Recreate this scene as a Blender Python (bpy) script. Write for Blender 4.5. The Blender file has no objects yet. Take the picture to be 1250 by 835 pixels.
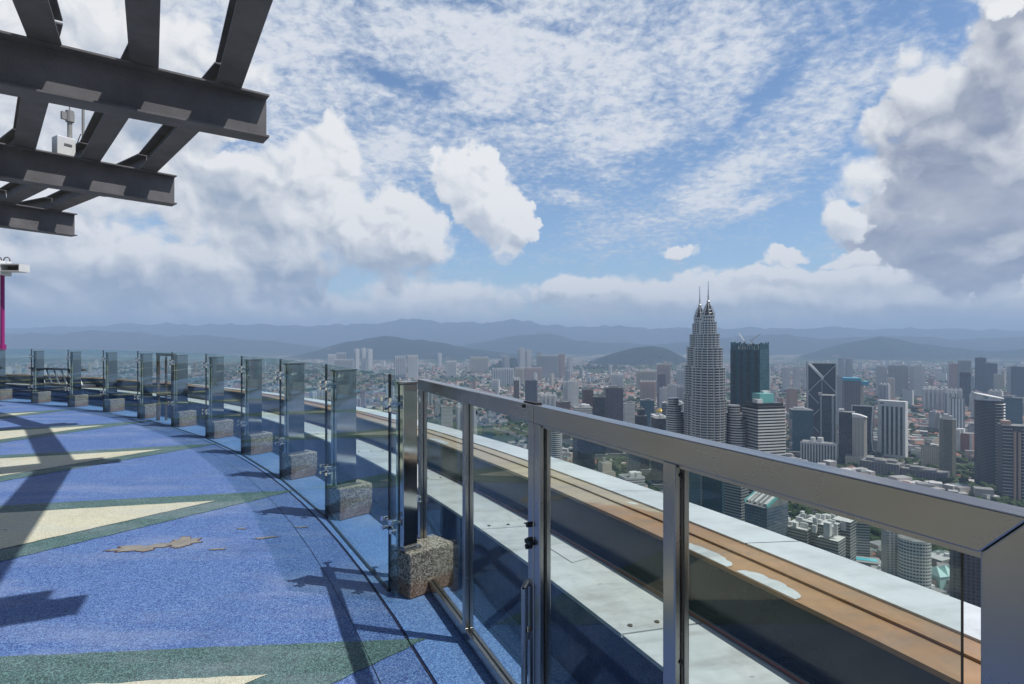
import bpy, math, random
import numpy as np
from math import radians as R, sin, cos, pi, sqrt, atan2, hypot
from mathutils import Vector, Matrix, noise as mnoise

rng = random.Random(11)
scene = bpy.context.scene
COL = scene.collection

# ------------------------------------------------------------------ camera
FPX, CX, CY = 720.0, 625.0, 416.0          # focal length and centre in photo pixels (1250 wide)
CAMZ = 1.6
cam = bpy.data.cameras.new('camera')
cam.sensor_width = 36.0
cam.lens = 36.0 * FPX / 1250.0
cam.clip_start = 0.05
cam.clip_end = 90000
camo = bpy.data.objects.new('camera', cam)
camo.location = (0, 0, CAMZ)
camo.rotation_euler = (R(90), 0, 0)
cam.shift_y = (CY - 417.5) / 1250.0
COL.objects.link(camo)
scene.camera = camo

# ------------------------------------------------------------------ exposure
scene.view_settings.view_transform = 'Standard'
scene.view_settings.look = 'None'
scene.view_settings.exposure = 0.0
scene.view_settings.gamma = 1.0
scene.view_settings.use_curve_mapping = False
scene.cycles.use_denoising = True
scene.cycles.max_bounces = 8
scene.cycles.transparent_max_bounces = 24
scene.cycles.volume_bounces = 0
scene.cycles.sample_clamp_indirect = 6.0
scene.cycles.caustics_reflective = False
scene.cycles.caustics_refractive = False

# ------------------------------------------------------------------ sun
SUN = Vector((0.535, -0.14, 1.0)).normalized()
SUN_EL = math.asin(SUN.z)
sl = bpy.data.lights.new('sun', 'SUN')
sl.energy = 5.0
sl.angle = R(0.5)
sl.color = (1.0, 0.96, 0.90)
so = bpy.data.objects.new('sun', sl)
so.rotation_euler = SUN.to_track_quat('Z', 'Y').to_euler()
so.location = (30, -8, 60)
COL.objects.link(so)

# ------------------------------------------------------------------ node helpers
class NT:
    def __init__(s, tree): s.t = tree; s.n = tree.nodes; s.l = tree.links
    def new(s, typ, **kw):
        n = s.n.new(typ)
        for k, v in kw.items(): setattr(n, k, v)
        return n
    def link(s, a, b): s.l.new(a, b)
    def put(s, sock, v):
        if isinstance(v, bpy.types.NodeSocket): s.l.new(v, sock)
        else: sock.default_value = v
    def m(s, op, a, b=None, c=None, clamp=False):
        n = s.new('ShaderNodeMath', operation=op, use_clamp=clamp)
        s.put(n.inputs[0], a)
        if b is not None: s.put(n.inputs[1], b)
        if c is not None: s.put(n.inputs[2], c)
        return n.outputs[0]
    def vm(s, op, a, b=None, out=0):
        n = s.new('ShaderNodeVectorMath', operation=op)
        s.put(n.inputs[0], a)
        if b is not None: s.put(n.inputs[1], b)
        return n.outputs[out]
    def ss(s, v, lo, hi, a=0.0, b=1.0):
        n = s.new('ShaderNodeMapRange', interpolation_type='SMOOTHSTEP')
        s.put(n.inputs[0], v); s.put(n.inputs[1], lo); s.put(n.inputs[2], hi); s.put(n.inputs[3], a); s.put(n.inputs[4], b)
        return n.outputs[0]
    def lin(s, v, lo, hi, a=0.0, b=1.0):
        n = s.new('ShaderNodeMapRange')
        s.put(n.inputs[0], v); s.put(n.inputs[1], lo); s.put(n.inputs[2], hi); s.put(n.inputs[3], a); s.put(n.inputs[4], b)
        return n.outputs[0]
    def mix(s, f, a, b, mode='MIX'):
        n = s.new('ShaderNodeMix', data_type='RGBA', blend_type=mode)
        s.put(n.inputs['Factor'], f)
        for nm, v in (('A', a), ('B', b)):
            sk = [i for i in n.inputs if i.name == nm and i.type == 'RGBA'][0]
            if not isinstance(v, bpy.types.NodeSocket) and len(v) == 3: v = (*v, 1)
            s.put(sk, v)
        return [o for o in n.outputs if o.type == 'RGBA'][0]
    def noise(s, vec, scale, detail=4, rough=0.5, dist=0.0, out='Fac', dims='3D'):
        n = s.new('ShaderNodeTexNoise', noise_dimensions=dims)
        if vec is not None: s.put(n.inputs['Vector'], vec)
        n.inputs['Scale'].default_value = scale
        n.inputs['Detail'].default_value = detail
        n.inputs['Roughness'].default_value = rough
        n.inputs['Distortion'].default_value = dist
        return n.outputs[out]
    def comb(s, x, y, z=0.0):
        n = s.new('ShaderNodeCombineXYZ')
        s.put(n.inputs[0], x); s.put(n.inputs[1], y); s.put(n.inputs[2], z)
        return n.outputs[0]
    def sep(s, v):
        n = s.new('ShaderNodeSeparateXYZ'); s.put(n.inputs[0], v); return n.outputs

# ------------------------------------------------------------------ sky
def build_world():
    w = bpy.data.worlds.new('World'); scene.world = w; w.use_nodes = True
    t = NT(w.node_tree); t.n.clear()
    out = t.new('ShaderNodeOutputWorld'); bg = t.new('ShaderNodeBackground')
    t.link(bg.outputs[0], out.inputs[0])
    sky = t.new('ShaderNodeTexSky', sky_type='NISHITA')
    sky.sun_disc = False
    sky.sun_elevation = SUN_EL
    sky.sun_rotation = atan2(SUN.x, SUN.y)
    sky.altitude = 400; sky.air_density = 1.0; sky.dust_density = 0.6; sky.ozone_density = 2.0
    STR = 0.125
    d = t.new('ShaderNodeTexCoord').outputs['Generated']
    x, y, z = t.sep(d)
    az = t.m('ARCTAN2', x, y)
    el = t.m('ARCSINE', z)
    P = t.comb(az, el, 0.0)

    def conv(px, py):
        h = sqrt(FPX ** 2 + (px - CX) ** 2)
        return atan2(px - CX, FPX), atan2(CY - py, h)

    def field(p, blobs):
        res = None
        for (cx, cy, rx, ry, ang, amp) in blobs:
            a, e = conv(cx, cy)
            ax, ex = conv(cx + 5, cy); ay, ey = conv(cx, cy - 5)
            sx = rx * abs(ax - a) / 5; sy = ry * abs(ey - e) / 5
            v = t.vm('SUBTRACT', p, (a, e, 0))
            if ang:
                vr = t.new('ShaderNodeVectorRotate', rotation_type='Z_AXIS')
                t.put(vr.inputs['Vector'], v); vr.inputs['Angle'].default_value = -R(ang)
                v = vr.outputs[0]
            v = t.vm('DIVIDE', v, (sx, sy, 1))
            L = t.vm('LENGTH', v, out=1)
            f = t.m('MULTIPLY', t.m('SUBTRACT', 1.0, L), amp)
            res = f if res is None else t.m('MAXIMUM', res, f)
        return t.m('MAXIMUM', res, -0.6)

    # organic warp shared by the heaps
    wn = t.noise(d, 5.0, 4, 0.55, out='Color')
    w1 = t.vm('MULTIPLY', t.vm('SUBTRACT', wn, (0.5, 0.5, 0.5)), (0.16, 0.11, 0.0))
    PW = t.vm('ADD', P, w1)

    col = t.vm('MULTIPLY', sky.outputs[0], (STR * 0.92, STR * 1.02, STR * 1.10))
    # ---- high mottled sheet
    dd = t.vm('DIVIDE', d, t.comb(t.m('ADD', t.m('ABSOLUTE', z), 0.22), t.m('ADD', t.m('ABSOLUTE', z), 0.22), 1.0))
    n1 = t.noise(dd, 32.0, 5, 0.62, 0.25)
    n2 = t.noise(dd, 4.5, 5, 0.6, 0.6)
    alto = field(PW, [(640, 60, 420, 190, 0, 1.0), (330, 60, 300, 200, 0, 0.9), (740, 165, 220, 48, 6, .9), (900, 60, 160, 90, 40, .7),
                      (900, 215, 230, 46, 20, .9), (1010, 130, 150, 70, 30, .8), (690, 243, 55, 14, 0, .7), (905, 252, 60, 15, 8, .8),
                      (440, 190, 260, 60, 0, .8), (880, 246, 60, 12, 15, .7)])
    blue = field(PW, [(460, 100, 70, 22, -20, .9), (520, 122, 60, 20, 0, .7), (690, 30, 60, 20, 0, .7), (580, 10, 120, 16, 0, .7), (600, 155, 90, 12, 0, .6), (930, 120, 90, 22, 35, .7)])
    over = t.m('MAXIMUM', t.ss(z, .62, .85, 0, .5), t.ss(y, .15, -.25, 0, .6))  # unseen cloud cover added overhead and behind to lift the ambient light
    alto = t.m('MAXIMUM', alto, t.m('SUBTRACT', over, .15))
    af = t.m('ADD', t.m('MULTIPLY', alto, 1.1), t.m('ADD', t.m('MULTIPLY', t.m('SUBTRACT', n1, 0.5), 2.1), t.m('MULTIPLY', t.m('SUBTRACT', n2, 0.5), 1.7)))
    af = t.m('SUBTRACT', af, t.m('MULTIPLY', t.m('MAXIMUM', blue, 0.0), 1.1))
    aa = t.ss(af, -0.30, 0.95, 0.0, 0.92)
    acol = t.mix(t.ss(af, 0.1, 1.3), (0.60, 0.67, 0.78), (0.82, 0.84, 0.88))
    col = t.mix(aa, col, acol)

    # ---- heaps: same field a step towards the sun gives the relief
    LB = [(120, 335, 400, 110, 0, 1.0), (330, 262, 150, 90, -12, 1.0), (450, 275, 100, 72, -10, 1.1), (60, 250, 240, 110, 0, .9), (375, 210, 80, 50, 20, .9),
          (110, 100, 230, 210, 0, .9), (505, 300, 52, 46, 0, 1.0), (480, 250, 50, 36, 0, .9)]
    LD = [(380, 345, 110, 34, -6, 1.0), (180, 345, 140, 34, 0, 1.0), (300, 250, 90, 30, -15, .8), (40, 330, 120, 26, 0, .9), (470, 330, 60, 20, 0, .6), (150, 120, 120, 60, 0, .6)]
    TB = [(572, 226, 46, 44, 0, 1.15), (600, 262, 66, 44, -25, 1.2), (640, 278, 30, 20, 0, 1.0), (592, 202, 18, 26, 0, .9)]
    TD = [(590, 275, 44, 16, -25, 1.0), (640, 292, 24, 9, -20, .8)]
    RB = [(1190, 215, 170, 130, 35, 1.2), (1130, 270, 120, 66, 0, 1.1), (1250, 120, 130, 140, 45, 1.1), (1140, 120, 85, 70, 35, 1.0), (1085, 160, 50, 50, 20, .8),
          (1240, 300, 190, 50, 0, 1.0), (1240, -10, 60, 30, 0, .8)]
    RD = [(1165, 235, 130, 90, 30, 1.2), (1130, 290, 130, 56, 0, 1.3), (1220, 120, 130, 74, 48, 1.1), (1250, 250, 150, 70, 0, 1.1), (1240, 330, 160, 20, 0, .9), (1100, 210, 36, 60, 0, .9), (1240, 30, 60, 40, 45, 1.0)]
    SB = [(1040, 222, 42, 30, 20, 1.1), (1028, 268, 28, 26, 0, 1.1), (960, 315, 36, 11, 0, 1.0), (1030, 318, 40, 12, 0, .9), (833, 302, 22, 9, 10, 1.0),
          (1228, 3, 36, 16, 0, 1.0)]
    SD = [(1034, 286, 26, 10, 0, 1.0), (1045, 242, 30, 10, 0, .8), (833, 308, 18, 4, 0, .8), (990, 322, 50, 6, 0, .8)]
    HB = [(130, 385, 420, 40, 0, 1.0), (480, 372, 170, 34, 0, 1.0), (700, 352, 80, 24, 5, 1.0), (830, 362, 190, 30, 0, 1.1), (1040, 362, 260, 40, 0, 1.1),
          (680, 350, 50, 20, 0, 1.1), (740, 348, 50, 18, 0, 1.1), (1250, 362, 260, 48, 0, 1.0), (950, 338, 160, 14, 0, .9), (560, 365, 110, 24, 0, .8)]
    SBX = None; HD = [(250, 372, 260, 14, 0, 1.0), (720, 372, 120, 12, 0, .9), (1050, 352, 90, 12, 0, 1.0), (1180, 372, 150, 10, 0, .9), (900, 376, 120, 8, 0, .8)]
    WW = t.vm('MULTIPLY', t.vm('SUBTRACT', t.noise(P, 17.0, 4, 0.6, out='Color', dims='2D'), (0.5, 0.5, 0.5)), (0.05, 0.045, 0.0))
    OFF = (0.010, 0.016, 0)
    PB = t.vm('ADD', P, t.vm('MULTIPLY', t.vm('SUBTRACT', t.noise(P, 13.0, 2, 0.5, out='Color', dims='2D'), (0.5, 0.5, 0.5)), (0.05, 0.05, 0.0)))

    def lumps(q):
        nb = t.noise(t.vm('MULTIPLY', q, (1, 1.25, 1)), 8.0, 9, 0.66, 0.0, dims='2D')
        bl = None
        for sc_, wt in ((17.0, .55), (41.0, .27)):
            v = t.new('ShaderNodeTexVoronoi', feature='SMOOTH_F1', voronoi_dimensions='2D'); t.put(v.inputs['Vector'], q); v.inputs['Scale'].default_value = sc_
            v.inputs['Smoothness'].default_value = 0.5
            m_ = t.m('MULTIPLY', t.m('SUBTRACT', 0.42, v.outputs['Distance']), wt)
            bl = m_ if bl is None else t.m('ADD', bl, m_)
        return t.m('SUBTRACT', nb, 0.5), bl
    SOFT = t.noise(P, 6.0, 3, 0.5, dims='2D'); SH = t.noise(t.vm('MULTIPLY', P, (1, 1.8, 1)), 7.5, 7, 0.62, 0.2, dims='2D')
    NA, BA = lumps(PB)
    NB_, BB = lumps(t.vm('ADD', PB, OFF))

    def heap(blobs, dark, light, shade, amp, lo, hi, k=1.2, base=0.6, warp=0.6, fine=0.5, dka=.5):
        pw = t.vm('ADD', t.vm('ADD', P, t.vm('MULTIPLY', w1, (warp, warp, 0))), WW)
        def nn(n_, b_): return t.m('ADD', t.m('MULTIPLY', n_, amp), t.m('MULTIPLY', b_, fine))
        F0 = t.m('ADD', field(pw, blobs), nn(NA, BA))
        F1 = t.m('ADD', field(t.vm('ADD', pw, OFF), blobs), nn(NB_, BB))
        a = t.ss(F0, lo, t.m('ADD', hi, t.lin(SOFT, .38, .62, 0.0, .38)))
        rel = t.m('ADD', t.m('MULTIPLY', t.m('SUBTRACT', F0, F1), k), base)
        shade = t.mix(t.lin(SH, .35, .68), shade, tuple(x * .62 + y_ * .38 for x, y_ in zip(shade, light)))
        dm = t.m('ADD', field(t.vm('ADD', P, t.vm('MULTIPLY', w1, (.8, .8, 0))), dark), t.m('MULTIPLY', NA, 1.3))
        br = t.m('SUBTRACT', rel, t.ss(dm, -0.45, 0.95, 0.0, dka), clamp=True)
        return a, t.mix(br, shade, light)

    a, c = heap(HB, HD, (0.99, 0.97, 0.95), (0.50, 0.55, 0.61), 1.4, -0.15, 0.15, base=0.74, k=1.2, dka=.7, fine=.8)
    a = t.m('MULTIPLY', a, 0.92); col = t.mix(a, col, c)
    a, c = heap(LB, LD, (0.92, 0.92, 0.92), (0.33, 0.40, 0.51), 1.3, -0.08, 0.12, k=1.5, base=0.74, dka=.85, fine=.8)
    col = t.mix(a, col, c)
    a, c = heap(TB, TD, (0.94, 0.94, 0.94), (0.42, 0.48, 0.58), 1.2, -0.06, 0.08, k=1.3, base=0.82, dka=.6, warp=.4, fine=.8)
    col = t.mix(a, col, c)
    a, c = heap(RB, RD, (0.86, 0.87, 0.88), (0.27, 0.31, 0.42), 1.2, -0.05, 0.10, k=1.3, base=0.86, dka=1.0, warp=.6, fine=.8)
    col = t.mix(a, col, c)
    a, c = heap(SB, SD, (0.93, 0.93, 0.93), (0.48, 0.54, 0.64), 2.0, 0.0, 0.3, k=0.8, base=0.88, dka=.5, warp=.35, fine=1.0)
    col = t.mix(a, col, c)
    # ---- distant air over the hills
    hz = t.m('MULTIPLY', t.ss(z, 0.012, 0.070, 0.92, 0.0), t.ss(az, -0.45, 0.1, 0.42, 0.10))
    hn = t.noise(t.vm('MULTIPLY', d, (1, 1, 5)), 4.0, 3, 0.5)
    hz = t.m('MULTIPLY', hz, t.lin(hn, 0.3, 0.7, 0.8, 1.05), clamp=True)
    hz = t.m('MAXIMUM', hz, t.ss(z, 0.02, 0.006, 0.0, 0.7))
    col = t.mix(hz, col, (0.25, 0.34, 0.455))
    # unseen sky behind the viewpoint and overhead dimmed to weaken the ambient light
    col = t.vm('MULTIPLY', col, t.comb(*[t.m('MULTIPLY', t.ss(y, 0.25, -0.3, 1.0, .8), t.ss(z, .6, .9, 1.0, .75))] * 3))
    t.link(col, bg.inputs[0]); bg.inputs[1].default_value = 1.0
    w.cycles.sampling_method = 'MANUAL'; w.cycles.sample_map_resolution = 512
build_world()

# ------------------------------------------------------------------ object helpers
def tag(o, label=None, cat=None, group=None, kind=None):
    if label: o['label'] = label
    if cat: o['category'] = cat
    if group: o['group'] = group
    if kind: o['kind'] = kind
    return o

def thing(name, label, cat, loc=(0, 0, 0), rz=0.0, group=None):
    o = bpy.data.objects.new(name, None); COL.objects.link(o)
    o.location = loc; o.rotation_euler = (0, 0, rz); o.empty_display_size = 0.3
    return tag(o, label, cat, group)

def copy_tree(root, loc=None, rz=None, label=None):
    r = root.copy(); COL.objects.link(r)
    if loc is not None: r.location = loc
    if rz is not None: r.rotation_euler = (0, 0, rz)
    if label: r['label'] = label
    for ch in list(root.children):
        c = ch.copy(); COL.objects.link(c); c.parent = r
        for g in ch.children:
            g2 = g.copy(); COL.objects.link(g2); g2.parent = c
    return r

class MB:
    """collects geometry with metre UVs"""
    def __init__(s): s.v = []; s.f = []; s.uv = []; s.mi = []; s.sm = []; s.mk = []
    def face(s, pts, uvs=None, mi=0, smooth=False):
        b = len(s.v); s.v += [tuple(p) for p in pts]; s.f.append(list(range(b, b + len(pts))))
        s.uv += uvs if uvs else [(p[0], p[1]) for p in pts]
        s.mi.append(mi); s.sm.append(smooth)
    def grid(s, rows, closed=False, mi=0, smooth=True):
        """rows: list of equal-length point lists, shared verts"""
        b = len(s.v); n = len(rows[0])
        for r in rows: s.v += [tuple(p) for p in r]
        m = n if closed else n - 1
        for i in range(len(rows) - 1):
            for j in range(m):
                j2 = (j + 1) % n
                q = [b + i * n + j, b + i * n + j2, b + (i + 1) * n + j2, b + (i + 1) * n + j]
                s.f.append(q); s.mi.append(mi); s.sm.append(smooth)
                s.uv += [(s.v[k][0], s.v[k][1]) for k in q]
    def prism(s, poly, z0, z1, wall=0, top=1, bottom=False, u0=0.0, taper=1.0, c=(0, 0)):
        n = len(poly); u = u0
        p2 = [(c[0] + (x - c[0]) * taper, c[1] + (y - c[1]) * taper) for x, y in poly]
        for i in range(n):
            (xa, ya), (xb, yb) = poly[i], poly[(i + 1) % n]
            (xc, yc), (xd, yd) = p2[(i + 1) % n], p2[i]
            L = hypot(xb - xa, yb - ya)
            s.face([(xa, ya, z0), (xb, yb, z0), (xc, yc, z1), (xd, yd, z1)], [(u, z0), (u + L, z0), (u + L, z1), (u, z1)], wall)
            u += L
        s.face([(x, y, z1) for x, y in p2], None, top)
        if bottom: s.face([(x, y, z0) for x, y in reversed(poly)], None, top)
    def box(s, cx, cy, z0, z1, w, d, rz=0.0, wall=0, top=None, bottom=True):
        s.mk.append((len(s.f), len(s.v), len(s.uv)))
        c_, s_ = cos(rz), sin(rz)
        P = [(cx + c_ * a - s_ * b, cy + s_ * a + c_ * b) for a, b in ((-w / 2, -d / 2), (w / 2, -d / 2), (w / 2, d / 2), (-w / 2, d / 2))]
        s.prism(P, z0, z1, wall, wall if top is None else top, bottom)
    def obox(s, M, sx, sy, sz, mi=0):
        """box of size sx,sy,sz centred on matrix M"""
        c = [M @ Vector((a * sx / 2, b * sy / 2, d * sz / 2)) for a in (-1, 1) for b in (-1, 1) for d in (-1, 1)]
        for q in ((0, 1, 3, 2), (4, 6, 7, 5), (0, 4, 5, 1), (2, 3, 7, 6), (0, 2, 6, 4), (1, 5, 7, 3)):
            s.face([c[i] for i in q], None, mi)
    def bar(s, p0, p1, w, h, up=(0, 0, 1), mi=0):
        s.mk.append((len(s.f), len(s.v), len(s.uv)))
        p0, p1 = Vector(p0), Vector(p1); dx = (p1 - p0); L = dx.length; dx.normalize()
        upv = Vector(up); ys = upv.cross(dx).normalized(); zs = dx.cross(ys).normalized()
        M = Matrix((dx, ys, zs)).transposed().to_4x4(); M.translation = (p0 + p1) / 2
        s.obox(M, L, w, h, mi)
    def tube(s, p0, p1, r, n=10, r1=None, caps=True, mi=0, smooth=True):
        s.mk.append((len(s.f), len(s.v), len(s.uv)))
        p0, p1 = Vector(p0), Vector(p1); d = (p1 - p0).normalized()
        a = d.orthogonal().normalized(); b = d.cross(a); r1 = r if r1 is None else r1
        A = [p0 + (a * cos(2 * pi * i / n) + b * sin(2 * pi * i / n)) * r for i in range(n)]
        B = [p1 + (a * cos(2 * pi * i / n) + b * sin(2 * pi * i / n)) * r1 for i in range(n)]
        s.grid([A, B], True, mi, smooth)
        if caps: s.face(list(reversed(A)), None, mi); s.face(B, None, mi)
    def lathe(s, prof, n=24, c=(0, 0), mi=0, smooth=True, star=None):
        rows = []
        for r, z in prof:
            rows.append([(c[0] + r * (star(2 * pi * i / n) if star else 1) * cos(2 * pi * i / n), c[1] + r * (star(2 * pi * i / n) if star else 1) * sin(2 * pi * i / n), z) for i in range(n)])
        s.grid(rows, True, mi, smooth)
    def build_each(s, name, mats, parent, **kw):
        # every box, bar or tube collected becomes a part of its own
        mk = s.mk + [(len(s.f), len(s.v), len(s.uv))]
        for (f0, v0, u0), (f1, v1, u1) in zip(mk, mk[1:]):
            m = MB(); m.v = s.v[v0:v1]; m.f = [[i - v0 for i in f] for f in s.f[f0:f1]]
            m.uv = s.uv[u0:u1]; m.mi = s.mi[f0:f1]; m.sm = s.sm[f0:f1]
            m.build(name, mats, parent, **kw)
    def mesh(s, name):
        me = bpy.data.meshes.new(name)
        me.from_pydata(s.v, [], s.f)
        uvl = me.uv_layers.new(name='UVMap')
        uvl.data.foreach_set('uv', [c for q in s.uv for c in q])
        me.polygons.foreach_set('material_index', s.mi)
        me.polygons.foreach_set('use_smooth', s.sm)
        me.update()
        return me
    def build(s, name, mats, parent=None, bevel=0.0, seg=2, loc=None, rz=None, weld=False):
        me = s.mesh(name)
        if not isinstance(mats, (list, tuple)): mats = [mats]
        for m in mats: me.materials.append(m)
        o = bpy.data.objects.new(name, me); COL.objects.link(o)
        if parent is not None: o.parent = parent
        if loc is not None: o.location = loc
        if rz is not None: o.rotation_euler = (0, 0, rz)
        if weld or bevel:
            import bmesh
            bm = bmesh.new(); bm.from_mesh(me)
            bmesh.ops.remove_doubles(bm, verts=bm.verts, dist=1e-5)
            bmesh.ops.recalc_face_normals(bm, faces=bm.faces)
            bm.to_mesh(me); bm.free()
        if bevel:
            md = o.modifiers.new('bevel', 'BEVEL'); md.width = bevel; md.segments = seg; md.limit_method = 'ANGLE'; md.angle_limit = R(40)
        return o

# ------------------------------------------------------------------ materials
def mat(name, base, rough=0.6, metal=0.0, spec=0.5, build=None):
    m = bpy.data.materials.new(name); m.use_nodes = True
    t = NT(m.node_tree); b = t.n['Principled BSDF']
    b.inputs['Base Color'].default_value = (*base, 1)
    b.inputs['Roughness'].default_value = rough
    b.inputs['Metallic'].default_value = metal
    b.inputs['Specular IOR Level'].default_value = spec
    if build: build(t, b)
    return m

def world_pos(t): return t.new('ShaderNodeNewGeometry').outputs['Position']
def obj_pos(t): return t.new('ShaderNodeTexCoord').outputs['Object']

def noisy(base, amt=0.25, scale=3.0, dark=None, rough=0.6, metal=0.0, spec=0.5, bump=0.0, bscale=60, r_amt=0.0, name='m', fine=0.0, stretch=(1, 1, 1)):
    def f(t, b):
        p = t.vm('MULTIPLY', obj_pos(t), stretch)
        n = t.noise(p, scale, 5, 0.6)
        d = dark or tuple(c * (1 - amt * 2) for c in base)
        c = t.mix(t.lin(n, 0.3, 0.7), d, base)
        if fine:
            n2 = t.noise(p, bscale, 3, 0.7)
            c = t.mix(t.lin(n2, 0.3, 0.7, 0, fine), c, (0, 0, 0))
        t.link(c, b.inputs['Base Color'])
        if r_amt: t.link(t.lin(n, 0.3, 0.7, rough - r_amt, rough + r_amt), b.inputs['Roughness'])
        if bump:
            bp = t.new('ShaderNodeBump'); bp.inputs['Strength'].default_value = bump; bp.inputs['Distance'].default_value = 0.01
            t.link(t.noise(p, bscale, 4, 0.6), bp.inputs['Height']); t.link(bp.outputs[0], b.inputs['Normal'])
    return mat(name, base, rough, metal, spec, f)

def rubber(name, base, hi, lo, sc=170.0):
    """poured rubber granules: cells of three tints, worn in broad patches"""
    def f(t, b):
        p = world_pos(t)
        v = t.new('ShaderNodeTexVoronoi'); t.put(v.inputs['Vector'], p); v.inputs['Scale'].default_value = sc
        rnd = t.sep(v.outputs['Color'])[0]
        c = t.mix(t.ss(rnd, 0.45, 0.95), base, hi)
        c = t.mix(t.ss(rnd, 0.35, 0.02), c, lo)
        big = t.noise(p, 1.3, 6, 0.62)
        c = t.mix(t.lin(big, 0.3, 0.75, 0, 0.30), c, tuple(min(1, x * 1.5 + 0.02) for x in base))
        st = t.noise(t.vm('MULTIPLY', p, (1, 0.35, 1)), 5.0, 5, 0.65)
        c = t.mix(t.lin(st, 0.5, 0.8, 0, 0.22), c, tuple(x * 0.55 for x in base))
        mid = t.noise(p, 28, 4, 0.7)
        c = t.mix(t.lin(mid, 0.35, 0.7, 0.0, 0.35), c, lo)
        dust = t.noise(t.vm('MULTIPLY', p, (.5, 1.6, 1)), 1.1, 7, 0.7)
        c = t.mix(t.lin(dust, 0.48, 0.75, 0, 0.38), c, (0.36, 0.40, 0.48))
        stn = t.noise(p, 0.8, 5, 0.65)
        c = t.mix(t.lin(stn, 0.56, 0.72, 0, 0.35), c, tuple(x * 0.45 for x in base))
        spk = t.noise(p, 9.0, 2, 0.5)
        c = t.mix(t.ss(spk, 0.73, 0.78, 0, 0.5), c, (0.03, 0.03, 0.04))
        t.link(c, b.inputs['Base Color'])
        bp = t.new('ShaderNodeBump'); bp.inputs['Strength'].default_value = 0.55; bp.inputs['Distance'].default_value = 0.006
        t.link(v.outputs['Distance'], bp.inputs['Height']); t.link(bp.outputs[0], b.inputs['Normal'])
    return mat(name, base, 0.62, 0, 0.4, f)

M = {}
M['blue'] = rubber('blue_rubber', (0.064, 0.128, 0.335), (0.18, 0.31, 0.55), (0.018, 0.04, 0.16))
M['blue_shaded'] = rubber('shaded_blue_rubber', (0.022, 0.035, 0.12), (0.05, 0.08, 0.2), (0.012, 0.018, 0.05))  # blue rubber with the kerb's shade put into the colour
M['blue_light'] = rubber('light_blue_rubber', (0.085, 0.19, 0.44), (0.22, 0.38, 0.66), (0.04, 0.08, 0.24))
M['green'] = rubber('green_rubber', (0.052, 0.105, 0.108), (0.15, 0.28, 0.27), (0.022, 0.034, 0.036))
M['cream'] = rubber('cream_rubber', (0.50, 0.49, 0.37), (0.62, 0.61, 0.50), (0.33, 0.31, 0.22))
M['mortar'] = noisy((0.25, 0.235, 0.215), 0.15, 8, rough=0.9, bump=0.5, name='bare_screed')
M['groove'] = mat('groove_dark', (0.015, 0.014, 0.03), 0.8)

def f_stone(t, b):
    p = obj_pos(t)
    v = t.new('ShaderNodeTexVoronoi'); t.put(v.inputs['Vector'], p); v.inputs['Scale'].default_value = 130
    rnd = t.sep(v.outputs['Color'])[0]
    c = t.mix(t.ss(rnd, 0.2, 0.9), (0.13, 0.115, 0.10), (0.46, 0.43, 0.38))
    c = t.mix(t.ss(t.sep(v.outputs['Color'])[1], 0.75, 0.95), c, (0.05, 0.04, 0.035))
    # brown tint, stronger towards the floor
    z = t.sep(p)[2]; n = t.noise(p, 9, 4, 0.6)
    st = t.ss(t.m('ADD', t.m('MULTIPLY', z, -4.0), n), -0.05, 0.28)
    c = t.mix(t.m('MULTIPLY', st, 0.55), c, (0.20, 0.085, 0.04))
    c = t.mix(t.lin(t.noise(p, 4, 4, .6), 0.4, 0.8, 0, 0.4), c, (0.08, 0.08, 0.07))
    t.link(c, b.inputs['Base Color'])
    bp = t.new('ShaderNodeBump'); bp.inputs['Strength'].default_value = 0.3; bp.inputs['Distance'].default_value = 0.003
    t.link(v.outputs['Distance'], bp.inputs['Height']); t.link(bp.outputs[0], b.inputs['Normal'])
M['stone'] = mat('pebble_stone', (0.3, 0.28, 0.25), 0.8, 0, 0.3, f_stone)

def f_brush(base, r0, r1, sc=(2, 2, 90)):
    def f(t, b):
        p = obj_pos(t)
        n = t.noise(t.vm('MULTIPLY', p, sc), 3, 2, 0.5)
        n2 = t.noise(p, 2.2, 3, 0.5)
        c = t.mix(t.lin(n2, 0.3, 0.75), tuple(x * 0.86 for x in base), base)
        t.link(c, b.inputs['Base Color'])
        t.link(t.lin(t.m('ADD', t.m('MULTIPLY', n, .15), n2), 0.4, 0.8, r0, r1), b.inputs['Roughness'])
        sm = t.noise(p, 6, 4, 0.6)      # handling smudges
        b.inputs['Anisotropic'].default_value = 0.4
    return f
M['steel'] = mat('brushed_stainless', (0.42, 0.405, 0.39), 0.4, 1.0, 0.5, f_brush((0.40, 0.385, 0.375), 0.18, 0.34, (60, 60, 1.2)))
M['steel_rail'] = mat('brushed_stainless_rail', (0.42, 0.405, 0.39), 0.4, 1.0, 0.5, f_brush((0.39, 0.375, 0.37), 0.16, 0.32, (1.2, 60, 60)))
M['mirror'] = mat('polished_stainless', (0.55, 0.56, 0.57), 0.12, 1.0, 0.5, f_brush((0.55, 0.565, 0.58), 0.06, 0.17, (60, 60, 2)))
M['chrome'] = mat('chrome_fitting', (0.75, 0.75, 0.76), 0.15, 1.0)
M['black'] = mat('black_rubber', (0.012, 0.012, 0.014), 0.6)
M['beam'] = noisy((0.19, 0.185, 0.20), 0.18, 2.2, rough=0.6, bump=0.12, bscale=80, name='grey_painted_steel', spec=0.4, fine=0.25)
M['white'] = noisy((0.72, 0.73, 0.73), 0.08, 3, rough=0.45, name='white_paint')
M['magenta'] = mat('magenta_paint', (0.30, 0.02, 0.17), 0.4)
M['bronze'] = noisy((0.10, 0.075, 0.055), 0.2, 4, rough=0.5, name='brown_frame')
M['grey_box'] = mat('louvre_dark', (0.12, 0.12, 0.12), 0.6)

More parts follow.
